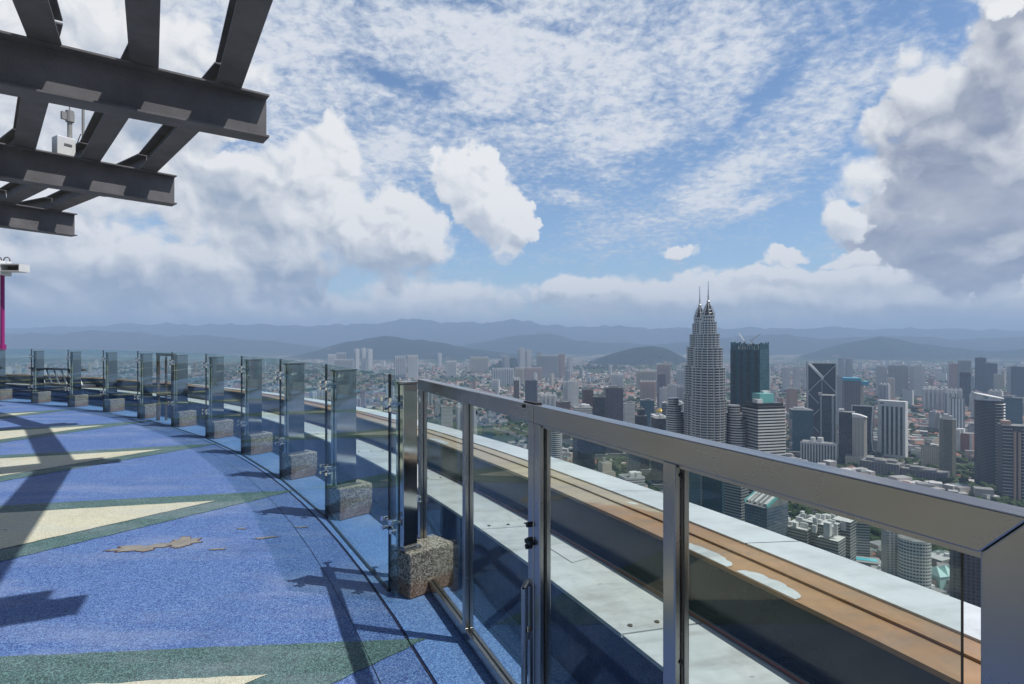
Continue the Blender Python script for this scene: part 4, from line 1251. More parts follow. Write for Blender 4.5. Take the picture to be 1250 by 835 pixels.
    for sd in (-1, 1):
        for (z0, w0), (z1, w1) in zip(zip(ZS, WS), list(zip(ZS, WS))[1:]):
            ww0 = w0 + (.35 if z0 == 0 else 0); mb.bar((sd * ww0 * w, -d / 2 - 1, z0 * H), (sd * w1 * w, -d / 2 - 1, z1 * H), 3, 3.6, (0, 1, 0))
    mb.box(0, -d / 2 - 1, H, H + 3, w + 3, 3); mb.build('frame', PLAINW, o)
    # dark tower with mast and pale corner blade
    X, Y, zb, W, H = at(1027, 1044, 503, 1650)
    o = thing('office_tower', 'narrow dark tower with a bright corner blade beside the beige tower', 'building', (X, Y + 10, zb), -atan2(X, Y))
    w, d = W, W * .8
    mb = MB(); mb.prism(rect(w, d), -6, H, 0, 1); mb.build('body', [F['glass_dark'], ROOF], o)
    mb = MB(); mb.box(w / 2, -d / 2, -4, H + 4, 2.6, 3); mb.box(-w * .3, 0, H, H + 7, w * .34, d * .5); mb.box(-w / 2, -d / 2, 0, H + 3, 1.6, 2); mb.build('blade', ROOFW, o)
    # beige ribbed tower with curved roof
    X, Y, zb, W, H = at(1044, 1060, 506, 1610)
    o = thing('ribbed_tower', 'beige ribbed tower with a curved white roof on a wider base', 'building', (X, Y + 10, zb), -atan2(X, Y))
    w, d = W, W * .9
    P = [(-w / 2, -d * .35), (-w * .3, -d / 2), (w * .3, -d / 2), (w / 2, -d * .3), (w / 2, d / 2), (-w / 2, d / 2)]
    mb = MB(); mb.prism(P, -6, H - 8, 0, 1); mb.build('body', [facade('beige_ribs', (0.50, 0.47, 0.40), (0.16, 0.15, 0.13), 3.2, 500, .4, 1, vary=0), ROOFW], o)
    mb = MB()
    rows = []
    for i in range(9):
        t_ = i / 8; zz = H - 8 + 9 * cos((t_ * .95) * pi / 2)
        rows.append([(-w / 2 + w * t_, -d / 2, zz), (-w / 2 + w * t_, d / 2, zz)])
    mb.grid(rows, False); rows2 = [[(r[0][0], -d / 2, H - 8), r[0]] for r in rows]; mb.grid(rows2, False); rows3 = [[r[1], (r[1][0], d / 2, H - 8)] for r in rows]; mb.grid(rows3, False)
    mb.build('roof', ROOFW, o)
    mb = MB(); mb.prism(rect(w * 1.9, d * 1.4), -6, 26, 0, 1); mb.build('podium', [F['res_beige'], ROOF], o)
    # construction tower with cyan netting
    X, Y, zb, W, H = at(1031, 1051, 462, 2120)
    o = thing('construction_tower', 'concrete tower under construction wrapped in bright blue netting at the top', 'building', (X, Y + 10, zb), -atan2(X, Y) + R(10))
    w, d = W * .85, W * .8
    mb = MB(); mb.prism(rect(w, d), -6, H, 0, 1); mb.build('body', [F['construction'], ROOF], o)
    mb = MB(); mb.box(0, 0, H - 9, H + 2, w + 4, d + 4); mb.build('netting', CYAN, o)
    mb = MB(); mb.prism(rect(w * .35, d * .5), 0, H * .98, 0, 1); bb = mb.build('side_core', [F['res_beige'], ROOF], o); bb.location = (w * .56, 0, 0)
    mb = MB(); mb.box(w * .8, 0, H - 22, H - 10, w * .5, d * .8); mb.build('netting', CYAN, o)
    crane(o, w * .2, 0, H, 14, 22, .2)
    # dark rounded tower with slanting white crown and balconies
    X, Y, zb, W, H = at(1200, 1231, 492, 1370)
    o = thing('round_tower', 'dark curved residential tower with a slanting white crown and balconies on its right edge', 'tower', (X, Y + 20, zb), -atan2(X, Y))
    w, d = W, W * .75; n = 36
    P = [(w / 2 * cos(2 * pi * i / n) * .92, d / 2 * sin(2 * pi * i / n)) for i in range(n)]
    mb = MB(); mb.prism(P, -6, H, 0, 1); mb.build('body', [F['band_grey'] if False else facade('dark_bands', (0.12, 0.12, 0.125), (0.03, 0.032, 0.04), 500, 3.4, 1, .6, vary=0), ROOF], o)
    mb = MB()
    for i in range(int(H / 6.8)):
        mb.box(w * .36, -d * .1, 10 + i * 6.8, 11.0 + i * 6.8, w * .30, d * .8)
    mb.build('balcony', ROOFW, o)
    mb = MB(); mb.prism([(x * 1.02, y * 1.02) for x, y in P], H, H + 5, 0, 0); mb.build('upper_storey', F['glass_dark'], o)
    mb = MB()
    mb.face([(x * 1.03 , y * 1.03, H + 16 - x / w * 12) for x, y in P]); mb.face([(x * 1.03, y * 1.03, H + 14.5 - x / w * 12) for x, y in reversed(P)])
    mb.grid([[(x * 1.03, y * 1.03, H + 14.5 - x / w * 12) for x, y in P], [(x * 1.03, y * 1.03, H + 16 - x / w * 12) for x, y in P]], True)
    for i in range(0, n, 4): x, y = P[i]; mb.bar((x, y, H + 4), (x, y, H + 15 - x / w * 12), 1, 1, (1, 0, 0))
    mb.build('crown', ROOFW, o)
    # right edge residential
    X, Y, zb, W, H = at(1229, 1262, 520, 1250)
    o = thing('residential_tower', 'brown and grey apartment tower with deep balconies at the right edge', 'building', (X, Y + 16, zb), -atan2(X, Y) + R(14))
    w, d = W * .85, W * .7
    mb = MB(); mb.prism(rect(w, d), -6, H, 0, 1); mb.build('body', [F['grid_purple'], ROOF], o)
    mb = MB()
    for i in range(int(H / 7)):
        mb.box(-w * .32, -d / 2 - 1.2, 6 + i * 7, 8 + i * 7, w * .34, 2.6); mb.box(w * .3, -d / 2 - 1.2, 6 + i * 7, 8 + i * 7, w * .3, 2.6)
    mb.build('balcony', F['res_grey'], o)
    mb = MB(); mb.box(-w * .08, -d / 2 - 1.4, 0, H - 12, 5, 3); mb.box(w * .08, -d / 2 - 1.4, 0, H - 12, 5, 3); mb.box(-w * .3, 0, H, H + 9, w * .3, d * .5); mb.build('fin', F['res_pink'], o)
    # slim beige tower
    X, Y, zb, W, H = at(1152, 1170, 512, 1480)
    o = thing('slim_tower', 'slim olive beige tower with a white notched top left of the dark curved tower', 'building', (X, Y + 12, zb), -atan2(X, Y) + R(4))
    w, d = W * .9, W * .8
    P = [(-w / 2, -d * .25), (-w * .25, -d / 2), (w * .25, -d / 2), (w / 2, -d * .25), (w / 2, d / 2), (-w / 2, d / 2)]
    mb = MB(); mb.prism(P, -6, H, 0, 1); mb.build('body', [F['olive'], ROOF], o)
    mb = MB(); mb.box(-w * .1, 0, H, H + 12, w * .28, d * .4); mb.box(w * .2, 0, H, H + 8, w * .22, d * .3); mb.box(-w * .34, -d * .1, H, H + 5, w * .2, d * .3); mb.build_each('roof_plant', ROOFW, o)
    # white and brown stepped flats
    X, Y, zb, W, H = at(1170, 1191, 525, 1760)
    o = thing('apartment_block', 'white and brick-brown stepped apartment block behind the olive tower', 'building', (X, Y + 10, zb), -atan2(X, Y) + R(-10))
    w, d = W * .9, W * .8
    mb = MB(); mb.prism(rect(w, d), -6, H - 9, 0, 1); mb.build('body', [F['brick'], ROOF], o)
    mb = MB(); mb.box(-w * .28, -d / 2 - 1.5, 0, H, w * .3, 6); mb.box(w * .42, -d / 2 - .5, 0, H - 12, w * .14, 5); mb.box(-w * .2, 0, H - 9, H + 2, w * .4, d * .5); mb.build('white_bay', PLAINW, o)
    # golden dome
    X, Y, zb, W, H = at(800, 812, 503, 1760)
    o = thing('domed_building', 'small building with a golden dome left of the spired towers', 'building', (X, Y, zb), 0)
    mb = MB(); mb.prism(rect(W * 1.6, W * 1.6), -6, H - 8, 0, 1); mb.build('body', [F['office_white'], ROOFW], o)
    mb = MB(); mb.tube((0, 0, H - 8), (0, 0, H), W * .42, 24); mb.build('drum', PLAINW, o)
    mb = MB(); r = W * .46; mb.lathe([(r * cos(pi / 2 * i / 8) + .02, H + r * .8 * sin(pi / 2 * i / 8)) for i in range(9)], 24); mb.build('dome', GOLD, o)

    # near, below the rail: slanted-roof glass office
    X, Y, zb, W, H = at(918, 967, 622, 730)
    o = thing('office_block', 'grey glass office with a long sloping roof of exposed ducts below the railing', 'building', (X + 6, Y + 30, zb), -atan2(X, Y) + R(-32))
    w, d = W * .62, W * .95
    mb = MB(); mb.prism(rect(w, d), -2, H, 0, 1); mb.build('body', [F['glass_blue'], ROOF], o)
    mb = MB(); mb.face([(-w / 2, -d / 2, H), (w / 2, -d / 2, H), (w / 2, d / 2, H + 17), (-w / 2, d / 2, H + 17)]); mb.face([(-w / 2, -d / 2, H), (-w / 2, d / 2, H + 17), (-w / 2, d / 2, H)]); mb.face([(w / 2, -d / 2, H), (w / 2, d / 2, H), (w / 2, d / 2, H + 17)]); mb.face([(w / 2, d / 2, H), (-w / 2, d / 2, H), (-w / 2, d / 2, H + 17), (w / 2, d / 2, H + 17)])
    mb.build('sloping_roof', ROOF, o)
    sl_ = 17 / d
    mb = MB()
    for x, m_, ww in ((-w * .44, 0, 2.2), (-w * .3, 0, 1.0), (-w * .1, 0, 3.0), (w * .12, 0, 1.2), (w * .36, 0, 4.0)):
        mb.bar((x, -d * .42, H + .08 * 17 + 2), (x, d * .42, H + .92 * 17 + 2), ww, 2.0)
    mb.build_each('duct', ROOFW, o)
    mb = MB(); mb.bar((-w / 2, -d / 2, H + 2), (-w / 2, d / 2, H + 20), 1.0, 4); mb.bar((w / 2, -d / 2, H + 2), (w / 2, d / 2, H + 20), 1.0, 4); mb.build_each('parapet_fin', TEALG, o)
    # stepped concrete complex
    X, Y, zb, W, H = at(972, 1042, 650, 735)
    o = thing('hospital_block', 'sprawling grey concrete complex with stepped terraces and roof plant below the railing', 'building', (X, Y + 24, zb), -atan2(X, Y) + R(-20))
    r_ = random.Random(8)
    mb = MB(); w = W
    for (x, y, ww, dd, hh) in ((-.22, -.1, .42, .5, 0), (.1, .12, .5, .5, 7), (.32, -.12, .34, .36, -6), (-.34, .25, .28, .4, -9), (.36, .36, .3, .3, 10)):
        mb2 = [(w * (x + a * ww), w * (y + b_ * dd)) for a, b_ in ((-.5, -.5), (.5, -.5), (.5, .5), (-.5, .5))]
        mb.prism(mb2, -2, H + hh, 0, 1)
    mb.build('body', [F['band_grey'], ROOFW], o)
    mb = MB()
    for i in range(34):
        x, y = r_.uniform(-.42, .42) * w, r_.uniform(-.3, .4) * w; mb.box(x, y, H - 2, H + r_.uniform(3, 15), r_.uniform(2, 9), r_.uniform(2, 8))
    mb.build_each('roof_plant', ROOFW, o)
heroes()

B = bldg
# --- under the rail
B(671, 687, 524, 1150, 'band_white', 'round white banded tower seen through the gate glass', kind='round', dw=1, name='round_tower')
B(700, 727, 532, 1210, 'glass_dark', 'squat dark block right of the round white banded tower', rot=20)
B(722, 758, 566, 930, 'res_beige', 'beige stepped office seen through the first railing pane', kind='step', rot=30, name='office_block')
B(767, 783, 541, 1010, 'glass_blue', 'slim gridded glass tower between beige office and middle post', rot=10, name='office_tower')
B(757, 789, 584, 880, 'office_white', 'low office with cluttered white roof at the foot of the slim glass tower', roofw=True, nplant=6, rot=25, name='office_block')
B(836, 857, 571, 830, 'glass_teal', 'dark teal glass tower beside the middle railing post', rot=8)
B(861, 888, 566, 850, 'glass_teal', 'teal glass tower with a pale edge line seen through the last pane', rot=-12)
B(888, 917, 582, 800, 'band_grey', 'dark horizontally banded tower left of the sloping roof office', rot=-30)
B(1083, 1108, 650, 720, 'res_white', 'pale apartment tower with ribs seen through the last pane', rot=24, name='apartment_tower', roofw=True)
B(1108, 1143, 662, 690, 'office_white', 'curved white apartment tower with gridded windows seen through the last pane', kind='round', dw=.8, name='apartment_tower')
B(1172, 1206, 664, 560, 'grid_purple', 'tall dark gridded building just left of the corner post', rot=10, name='office_tower')
B(1046, 1064, 640, 860, 'band_grey', 'small grey block among trees behind the stepped complex', rot=20, name='office_block')
B(588, 602, 520, 1500, 'glass_teal', 'small teal office behind the sticker on the gate glass', name='office_block', rot=20)
B(556, 582, 496, 1900, 'res_white', 'white flats seen through the far gate pane', name='apartment_block', kind='slab')
B(538, 552, 497, 1700, 'office_white', 'short white block beside the far gate post', name='office_block')
# --- above the rail, middle
B(627, 634, 465, 2500, 'brown', 'thin dark brown slab left of the grey gridded slab', dw=1.1, nplant=0)
B(641, 657, 465, 2550, 'grid_purple', 'grey gridded slab with a bright right edge above the gate rail', dw=.5, rot=-12)
B(711, 725, 476, 1750, 'brown', 'leftmost of the dark tower cluster above the railing', rot=10)
B(725, 740, 485, 1700, 'glass_dark', 'shortest of the dark tower cluster above the railing', rot=0)
B(739, 762, 474, 1720, 'grid_purple', 'widest of the dark tower cluster with a brown crown', rot=8, nplant=3)
B(762, 776, 493, 1850, 'office_white', 'white slab directly right of the dark tower cluster', rot=10)
B(679, 697, 491, 1950, 'brown', 'squat dark brown building above the gate joint', rot=14, name='office_block')
B(688, 707, 466, 3000, 'res_white', 'white apartment group with stepped heads above the brown building', kind='cross', name='apartment_tower')
B(659, 680, 482, 2700, 'res_white', 'low white flats right of the grey gridded slab', kind='slab', name='apartment_block')
B(700, 724, 498, 1500, 'band_white', 'flat roofed pale office in front of the dark tower cluster', rot=10, roofw=True, nplant=5, name='office_block')
B(774, 794, 500, 1500, 'glass_dark', 'black stepped tower left of the golden dome', kind='step', rot=16)
B(797, 822, 511, 1350, 'glass_dark', 'low black building with a pale flat roof in front of the golden dome', rot=20, roofw=True, name='office_block')
B(811, 839, 493, 1400, 'band_grey', 'grey banded office immediately left of the spired towers', rot=-10, roofw=True)
B(783, 800, 489, 2150, 'glass_teal', 'small teal glass office behind the black stepped tower', name='office_block')
B(803, 813, 457, 2900, 'grid_purple', 'purple-grey tower left of the spired towers', rot=15)
B(806, 817, 474, 2700, 'res_white', 'white narrow tower at the foot of the purple-grey tower', kind='cross', name='apartment_tower')
B(816, 828, 470, 2600, 'res_white', 'white twin-winged flats nearest left of the spired towers', kind='cross', name='apartment_tower')
B(828, 840, 472, 2500, 'res_grey', 'grey flats touching the left edge of the spired towers', kind='slab', name='apartment_block')
B(783, 802, 466, 3300, 'res_pink', 'salmon coloured flats below the beige slab', kind='slab', name='apartment_block')
B(779, 804, 453, 4100, 'res_beige', 'long beige slab of flats left of the brown towers', kind='slab', name='apartment_block')
B(804, 820, 445, 4300, 'res_pink', 'brownish twin slab beneath the dark rounded hill', kind='slab', name='apartment_block')
B(827, 839, 451, 3900, 'res_white', 'pale block by the towers at the hill foot', kind='slab', name='apartment_block')
B(747, 762, 457, 4200, 'res_white', 'two-part white flats alone in the trees', kind='slab', name='apartment_block')
B(600, 627, 450, 4500, 'res_ribs', 'wide white ribbed slab of flats above the gate rail', kind='slab', name='apartment_block', dw=.3)
B(628, 639, 449, 4650, 'res_beige', 'cream slab beside the wide ribbed slab', kind='slab', name='apartment_block')
B(640, 662, 449, 5100, 'res_pink', 'row of cream and orange flats with tiled heads', kind='slab', name='apartment_block', dw=.4)
B(655, 682, 434, 5400, 'res_grey', 'broad grey slab of flats under the middle hills', kind='slab', name='apartment_block', dw=.35)
B(632, 641, 425, 6000, 'res_white', 'tallest white tower on the small hill', kind='cross', name='apartment_tower')
B(641, 649, 427, 6050, 'res_white', 'white tower right of the tallest one on the small hill', kind='cross', name='apartment_tower')
B(613, 622, 435, 5900, 'res_grey', 'grey twin tower left of the hilltop towers', kind='cross', name='apartment_tower')
B(655, 662, 430, 5900, 'res_grey', 'narrow dark tower over the broad grey slab', kind='cross', name='apartment_tower')
B(682, 690, 432, 5600, 'res_pink', 'brown-white tower right of the broad grey slab', kind='cross', name='apartment_tower')
B(692, 700, 436, 5500, 'res_white', 'white tower farther right of the broad grey slab', kind='cross', name='apartment_tower')
B(481, 495, 435, 5300, 'res_ribs', 'left of the two big white condominium slabs over the gate corner', kind='slab', name='apartment_block', dw=.4)
B(497, 510, 434, 5250, 'res_white', 'right of the two big white condominium slabs over the gate corner', kind='slab', name='apartment_block', dw=.4)
B(432, 438, 426, 6800, 'res_white', 'leftmost of three white point towers below the long hill', kind='cross', name='apartment_tower')
B(440, 446, 425, 6900, 'res_white', 'middle of three white point towers below the long hill', kind='cross', name='apartment_tower')
B(447, 454, 426, 6850, 'res_white', 'rightmost of three white point towers below the long hill', kind='cross', name='apartment_tower')
B(399, 409, 433, 6500, 'res_white', 'pale block left of the three white point towers', kind='slab', name='apartment_block')
B(409, 421, 431, 6550, 'res_grey', 'grey pair left of the three white point towers', kind='slab', name='apartment_block')
B(407, 430, 439, 5600, 'res_grey', 'lower grey flats beneath the three white point towers', kind='slab', name='apartment_block', dw=.4)
B(544, 557, 441, 5400, 'res_white', 'white square block among low houses left of the wide ribbed slab', kind='slab', name='apartment_block')
B(574, 596, 436, 6200, 'res_beige', 'cream slab group near the horizon above the gate', kind='slab', name='apartment_block', dw=.4)
B(534, 539, 431, 7600, 'res_white', 'lone pale tower at the foot of the long hill', kind='cross', name='apartment_tower')
# --- right side
B(957, 966, 449, 3900, 'res_white', 'first white condominium behind the teal-cubed office', kind='cross', name='apartment_tower')
B(970, 979, 448, 3950, 'res_white', 'second white condominium behind the teal-cubed office', kind='cross', name='apartment_tower')
B(982, 992, 448, 3950, 'res_white', 'white condominium touching the X braced tower', kind='cross', name='apartment_tower')
B(1025, 1032, 437, 4800, 'res_grey', 'left of two hazy towers over the construction tower', kind='cross', name='apartment_tower')
B(1034, 1042, 438, 4850, 'res_grey', 'right of two hazy towers over the construction tower', kind='cross', name='apartment_tower')
B(1073, 1085, 447, 3600, 'res_white', 'white condominium tower standing apart left of the triple group', kind='cross', name='apartment_tower')
B(1088, 1099, 446, 3500, 'res_grey', 'left tower of the triple condominium group above the white slab', kind='cross', name='apartment_tower')
B(1099, 1111, 446, 3550, 'res_grey', 'right tower of the triple condominium group above the white slab', kind='cross', name='apartment_tower')
B(1116, 1132, 447, 3500, 'res_white', 'paired white condominium with pointed heads right of the triple group', kind='cross', name='apartment_tower')
B(1024, 1030, 461, 2300, 'res_grey', 'sliver of grey tower between X braced and construction towers', dw=1.5, nplant=0)
B(1136, 1162, 475, 2800, 'res_white', 'large white terrace of flats behind the olive tower', kind='slab', name='apartment_block')
B(1161, 1178, 476, 2750, 'res_white', 'smaller white flats right of the large white terrace', kind='slab', name='apartment_block')
B(1163, 1174, 444, 3900, 'res_pink', 'brown tower in the far right cluster, leftmost', kind='cross', name='apartment_tower')
B(1175, 1188, 440, 3700, 'res_grey', 'wide grey tower in the far right cluster', kind='slab', name='apartment_tower')
B(1176, 1187, 455, 3000, 'glass_dark', 'dark tower in front of the far right cluster')
B(1195, 1206, 437, 3800, 'grid_purple', 'tallest dark tower of the far right cluster', kind='box')
B(1207, 1220, 444, 3750, 'grid_purple', 'broad dusky tower right of the tallest in the far cluster', kind='box')
B(1217, 1226, 457, 3400, 'res_beige', 'short cream tower under the far right cluster', kind='cross', name='apartment_tower')
B(1233, 1241, 447, 3600, 'res_white', 'white-edged tower near the right edge of the skyline', kind='cross', name='apartment_tower')
B(1242, 1258, 448, 3500, 'grid_purple', 'dark tower cut by the right edge of the skyline')
B(1190, 1201, 479, 2500, 'res_white', 'white flats left of the dark curved tower crown', kind='cross', name='apartment_tower')
B(1061, 1108, 566, 1500, 'construction', 'low unfinished concrete block with floors open above the railing', dw=.6, rot=-14, name='construction_block', nplant=5)
B(1108, 1162, 576, 1440, 'construction', 'long unfinished building right of the open concrete block', dw=.5, rot=-16, name='construction_block', nplant=5)
B(1131, 1153, 545, 1590, 'res_beige', 'tan mid-rise left of the olive tower base', dw=.6, rot=-10, name='apartment_block')
B(1187, 1200, 520, 1800, 'res_grey', 'grey and white slab tucked left of the dark curved tower', dw=.7)
B(1062, 1076, 538, 1800, 'office_white', 'small white office right of the waisted tower', dw=.8, name='office_block')
B(1232, 1252, 486, 2300, 'glass_teal', 'low teal roofed building beyond the right edge flats', name='office_block')

# pool and shell roof near the stepped complex
def misc_near():
    z0 = GZ + 30
    def G(px, py, zz):
        Y = FPX * (CAMZ - zz) / (py - CY); return (px2u(px) * Y, Y, zz)
    p = G(1056, 683, z0)
    o = thing('swimming_pool', 'turquoise rooftop swimming pool below the railing', 'pool', p, R(-20))
    mb = MB(); mb.box(0, 0, -60, 0, 40, 26); mb.build('deck', M['concrete'], o)
    mb = MB(); mb.box(0, 0, .01, .5, 30, 12); mb.build('water', mat('pool_water', (0.10, 0.45, 0.52), 0.1), o)
    p = G(1034, 697, z0)
    o = thing('dome_roof', 'white ribbed shell roof beside the swimming pool', 'roof', p, R(-10))
    mb = MB(); r = 15; mb.lathe([(r * cos(pi / 2 * i / 8) + .02, 6 * sin(pi / 2 * i / 8)) for i in range(9)], 28); mb.lathe([(r, -60), (r, 0)], 28); mb.build('shell', ROOFW, o)
    p = G(1153, 702, z0)
    o = thing('tent_roof', 'pale teal tented roof between the last pane towers', 'roof', p, R(15))
    mb = MB()
    for i in range(3):
        x = -14 + i * 14
        ap = (x, 0, 14)
        c = [(x - 7, -11, 3), (x + 7, -11, 3), (x + 7, 11, 3), (x - 7, 11, 3)]
        for j in range(4): mb.face([c[j], c[(j + 1) % 4], ap])
    mb.box(0, 0, -60, 2.98, 40, 20); mb.build('canopy', mat('teal_membrane', (0.35, 0.55, 0.52), 0.6), o)
misc_near()

# ---------------- random mid and far towers
def filler_towers():
    r_ = random.Random(21)
    n = 0; tries = 0
    styles = [('res_white', 'white'), ('res_grey', 'grey'), ('res_beige', 'cream'), ('res_pink', 'salmon'), ('res_ribs', 'white ribbed'), ('res_white', 'white')]
    while n < 262 and tries < 9000:
        tries += 1
        px = r_.uniform(-20, 1270); Y = math.exp(r_.uniform(math.log(2100), math.log(9000)))
        X = px2u(px) * Y
        dens = mnoise.noise((X / 900, Y / 1400, 7.7)) + (.15 if px > 1000 else 0)
        if dens < -.02: continue
        gz = ground_z(X, Y)
        if gz > GZ + 60: continue
        W = r_.uniform(26, 58); H = r_.uniform(26, 95) if r_.random() < .6 else r_.uniform(70, 140)
        if any(hypot(X - a, Y - b_) < c_ + W * .8 for a, b_, c_ in PLACED): continue
        top = CY - FPX * (gz + H - CAMZ) / Y
        if top < 428 or top < (440 if Y > 5200 else 446): H = (CAMZ - gz) - ((442 - CY) / FPX * Y) ; 
        if H < 18: continue
        st, nm = r_.choice(styles)
        kd = r_.choice(['slab', 'cross', 'box', 'slab'])
        hw = W / Y * FPX / 2
        ht = CY - FPX * (gz + H - CAMZ) / Y
        kn = {'slab': 'ribbed slab of flats', 'cross': 'cross-plan apartment tower', 'box': 'plain block'}[kd]
        ds = 'near the hills' if Y > 5500 else ('in the middle distance' if Y > 3400 else 'on the nearer plain')
        side = 'behind the glass balustrade' if px < 480 else ('left of the spired towers' if px < 840 else 'right of the spired towers')
        bldg(px - hw, px + hw, ht, Y, st, '%s %s %s, %s' % (nm, kn, ds, side), 'building', 'apartment_block', rot=r_.uniform(-35, 35), dw=r_.uniform(.4, .9), kind=kd, group='background %s %ss' % (nm, kn), nplant=1)
        n += 1
filler_towers()

# ---------------- low houses: the 300 that show largest on their own, the rest as one mass
def attr_mat(name, rough=.85):
    def f(t, b):
        a = t.new('ShaderNodeAttribute'); a.attribute_name = 'Col'
        t.link(a.outputs['Color'], b.inputs['Base Color'])
    return mat(name, (.3, .3, .3), rough, 0, .2, f)
HOUSE = attr_mat('house_paint')
def house_geo(V, Fc, Cc, x, y, z, w, d, h, rz, wall, roof, pitched):
    c_, s_ = cos(rz), sin(rz); b = len(V)
    def P(a, e, zz): return (x + c_ * a - s_ * e, y + s_ * a + c_ * e, z + zz)
    q = ((-w / 2, -d / 2), (w / 2, -d / 2), (w / 2, d / 2), (-w / 2, d / 2))
    for a, e in q: V.append(P(a, e, -3))
    for a, e in q: V.append(P(a, e, h))
    for i in range(4):
        Fc.append((b + i, b + (i + 1) % 4, b + 4 + (i + 1) % 4, b + 4 + i)); Cc.append(wall)
    if pitched:
        k = w * .5 - d * .35
        V.append(P(-k, 0, h + d * .28)); V.append(P(k, 0, h + d * .28))
        Fc.append((b + 4, b + 5, b + 9, b + 8)); Fc.append((b + 5, b + 6, b + 9)); Fc.append((b + 6, b + 7, b + 8, b + 9)); Fc.append((b + 7, b + 4, b + 8))
        Cc += [roof] * 4
    else:
        Fc.append((b + 4, b + 5, b + 6, b + 7)); Cc.append(roof)
def mesh_from(name, V, Fc, Cc, m):
    me = bpy.data.meshes.new(name); me.from_pydata(V, [], Fc)
    ca = me.color_attributes.new('Col', 'FLOAT_COLOR', 'CORNER')
    arr = []
    for f_, c in zip(Fc, Cc): arr += [c[0], c[1], c[2], 1.0] * len(f_)
    ca.data.foreach_set('color', arr); me.materials.append(m); me.update()
    o = bpy.data.objects.new(name, me); COL.objects.link(o); return o
def low_city():
    r_ = random.Random(5)
    items = []
    tries = 0
    while len(items) < 9500 and tries < 60000:
        tries += 1
        px = r_.uniform(-60, 1320); Y = math.exp(r_.uniform(math.log(760), math.log(8800)))
        X = px2u(px) * Y
        if mnoise.noise((X / 420, Y / 420, 1.3)) < -.12: continue
        near = Y < 2200
        if any(abs(X - a) < c_ + 14 and abs(Y - b_) < c_ * 1.2 + 20 for a, b_, c_ in PLACED[:110]): continue
        if Y > 3000 and ground_z(X, Y) > GZ + 40: continue
        if near: w, d, h = r_.uniform(16, 44), r_.uniform(14, 26), r_.uniform(7, 30)
        else: w, d, h = r_.uniform(22, 75), r_.uniform(12, 22), r_.uniform(6, 20)
        pit = r_.random() < .55 and h < 20
        wall = r_.choice([(.44, .42, .39), (.36, .34, .31), (.50, .49, .47), (.28, .27, .26), (.42, .34, .28)])  # wall and roof tones darkened to stand in for cloud shadows
        roof = r_.choice([(.23, .09, .06), (.18, .09, .07), (.27, .13, .09), (.15, .11, .10)]) if pit else r_.choice([(.22, .22, .22), (.28, .28, .27), (.42, .42, .41), (.14, .14, .14), (.12, .16, .15)])
        items.append((max(w, d) / Y, X, Y, w, d, h, r_.choice((0.3, 0.3 + pi / 2, -.5, 1.1)) + r_.uniform(-.15, .15), wall, roof, pit))
    items.sort(key=lambda q: -q[0])
    for q in items[:300]:
        _, X, Y, w, d, h, rz, wall, roof, pit = q
        V, Fc, Cc = [], [], []
        z = ground_z(X, Y) if Y > 2400 else GZ
        house_geo(V, Fc, Cc, 0, 0, 0, w, d, h, 0, wall, roof, pit)
        if not pit:
            for i in range(3): house_geo(V, Fc, Cc, r_.uniform(-.3, .3) * w, r_.uniform(-.3, .3) * d, h + 2.99 + .01 * i, r_.uniform(2, 6), r_.uniform(2, 6), r_.uniform(.5, 2), 0, (.5, .5, .5), (.55, .55, .55), False)
        o = mesh_from('low_building', V, Fc, Cc, HOUSE); o.location = (X, Y, z); o.rotation_euler = (0, 0, rz)
        red = pit
        big = h > 18
        side = 'left of the spired towers' if X / Y < px2u(845) else 'right of the spired towers'
        lab = ('low house with red tiled roof among the near streets, %s' if red else ('mid-rise flat roofed block among the near streets, %s' if big else 'low flat roofed block among the near streets, %s')) % side
        tag(o, lab, 'building', 'low buildings in the near streets, %s %s' % ('tiled' if red else ('mid-rise' if big else 'flat'), side))
    V, Fc, Cc = [], [], []
    for q in items[300:]:
        _, X, Y, w, d, h, rz, wall, roof, pit = q
        z = ground_z(X, Y) if Y > 2400 else GZ
        house_geo(V, Fc, Cc, X, Y, z, w, d, h, rz, wall, roof, pit)
    tag(mesh_from('distant_low_buildings', V, Fc, Cc, HOUSE), kind='stuff')
low_city()

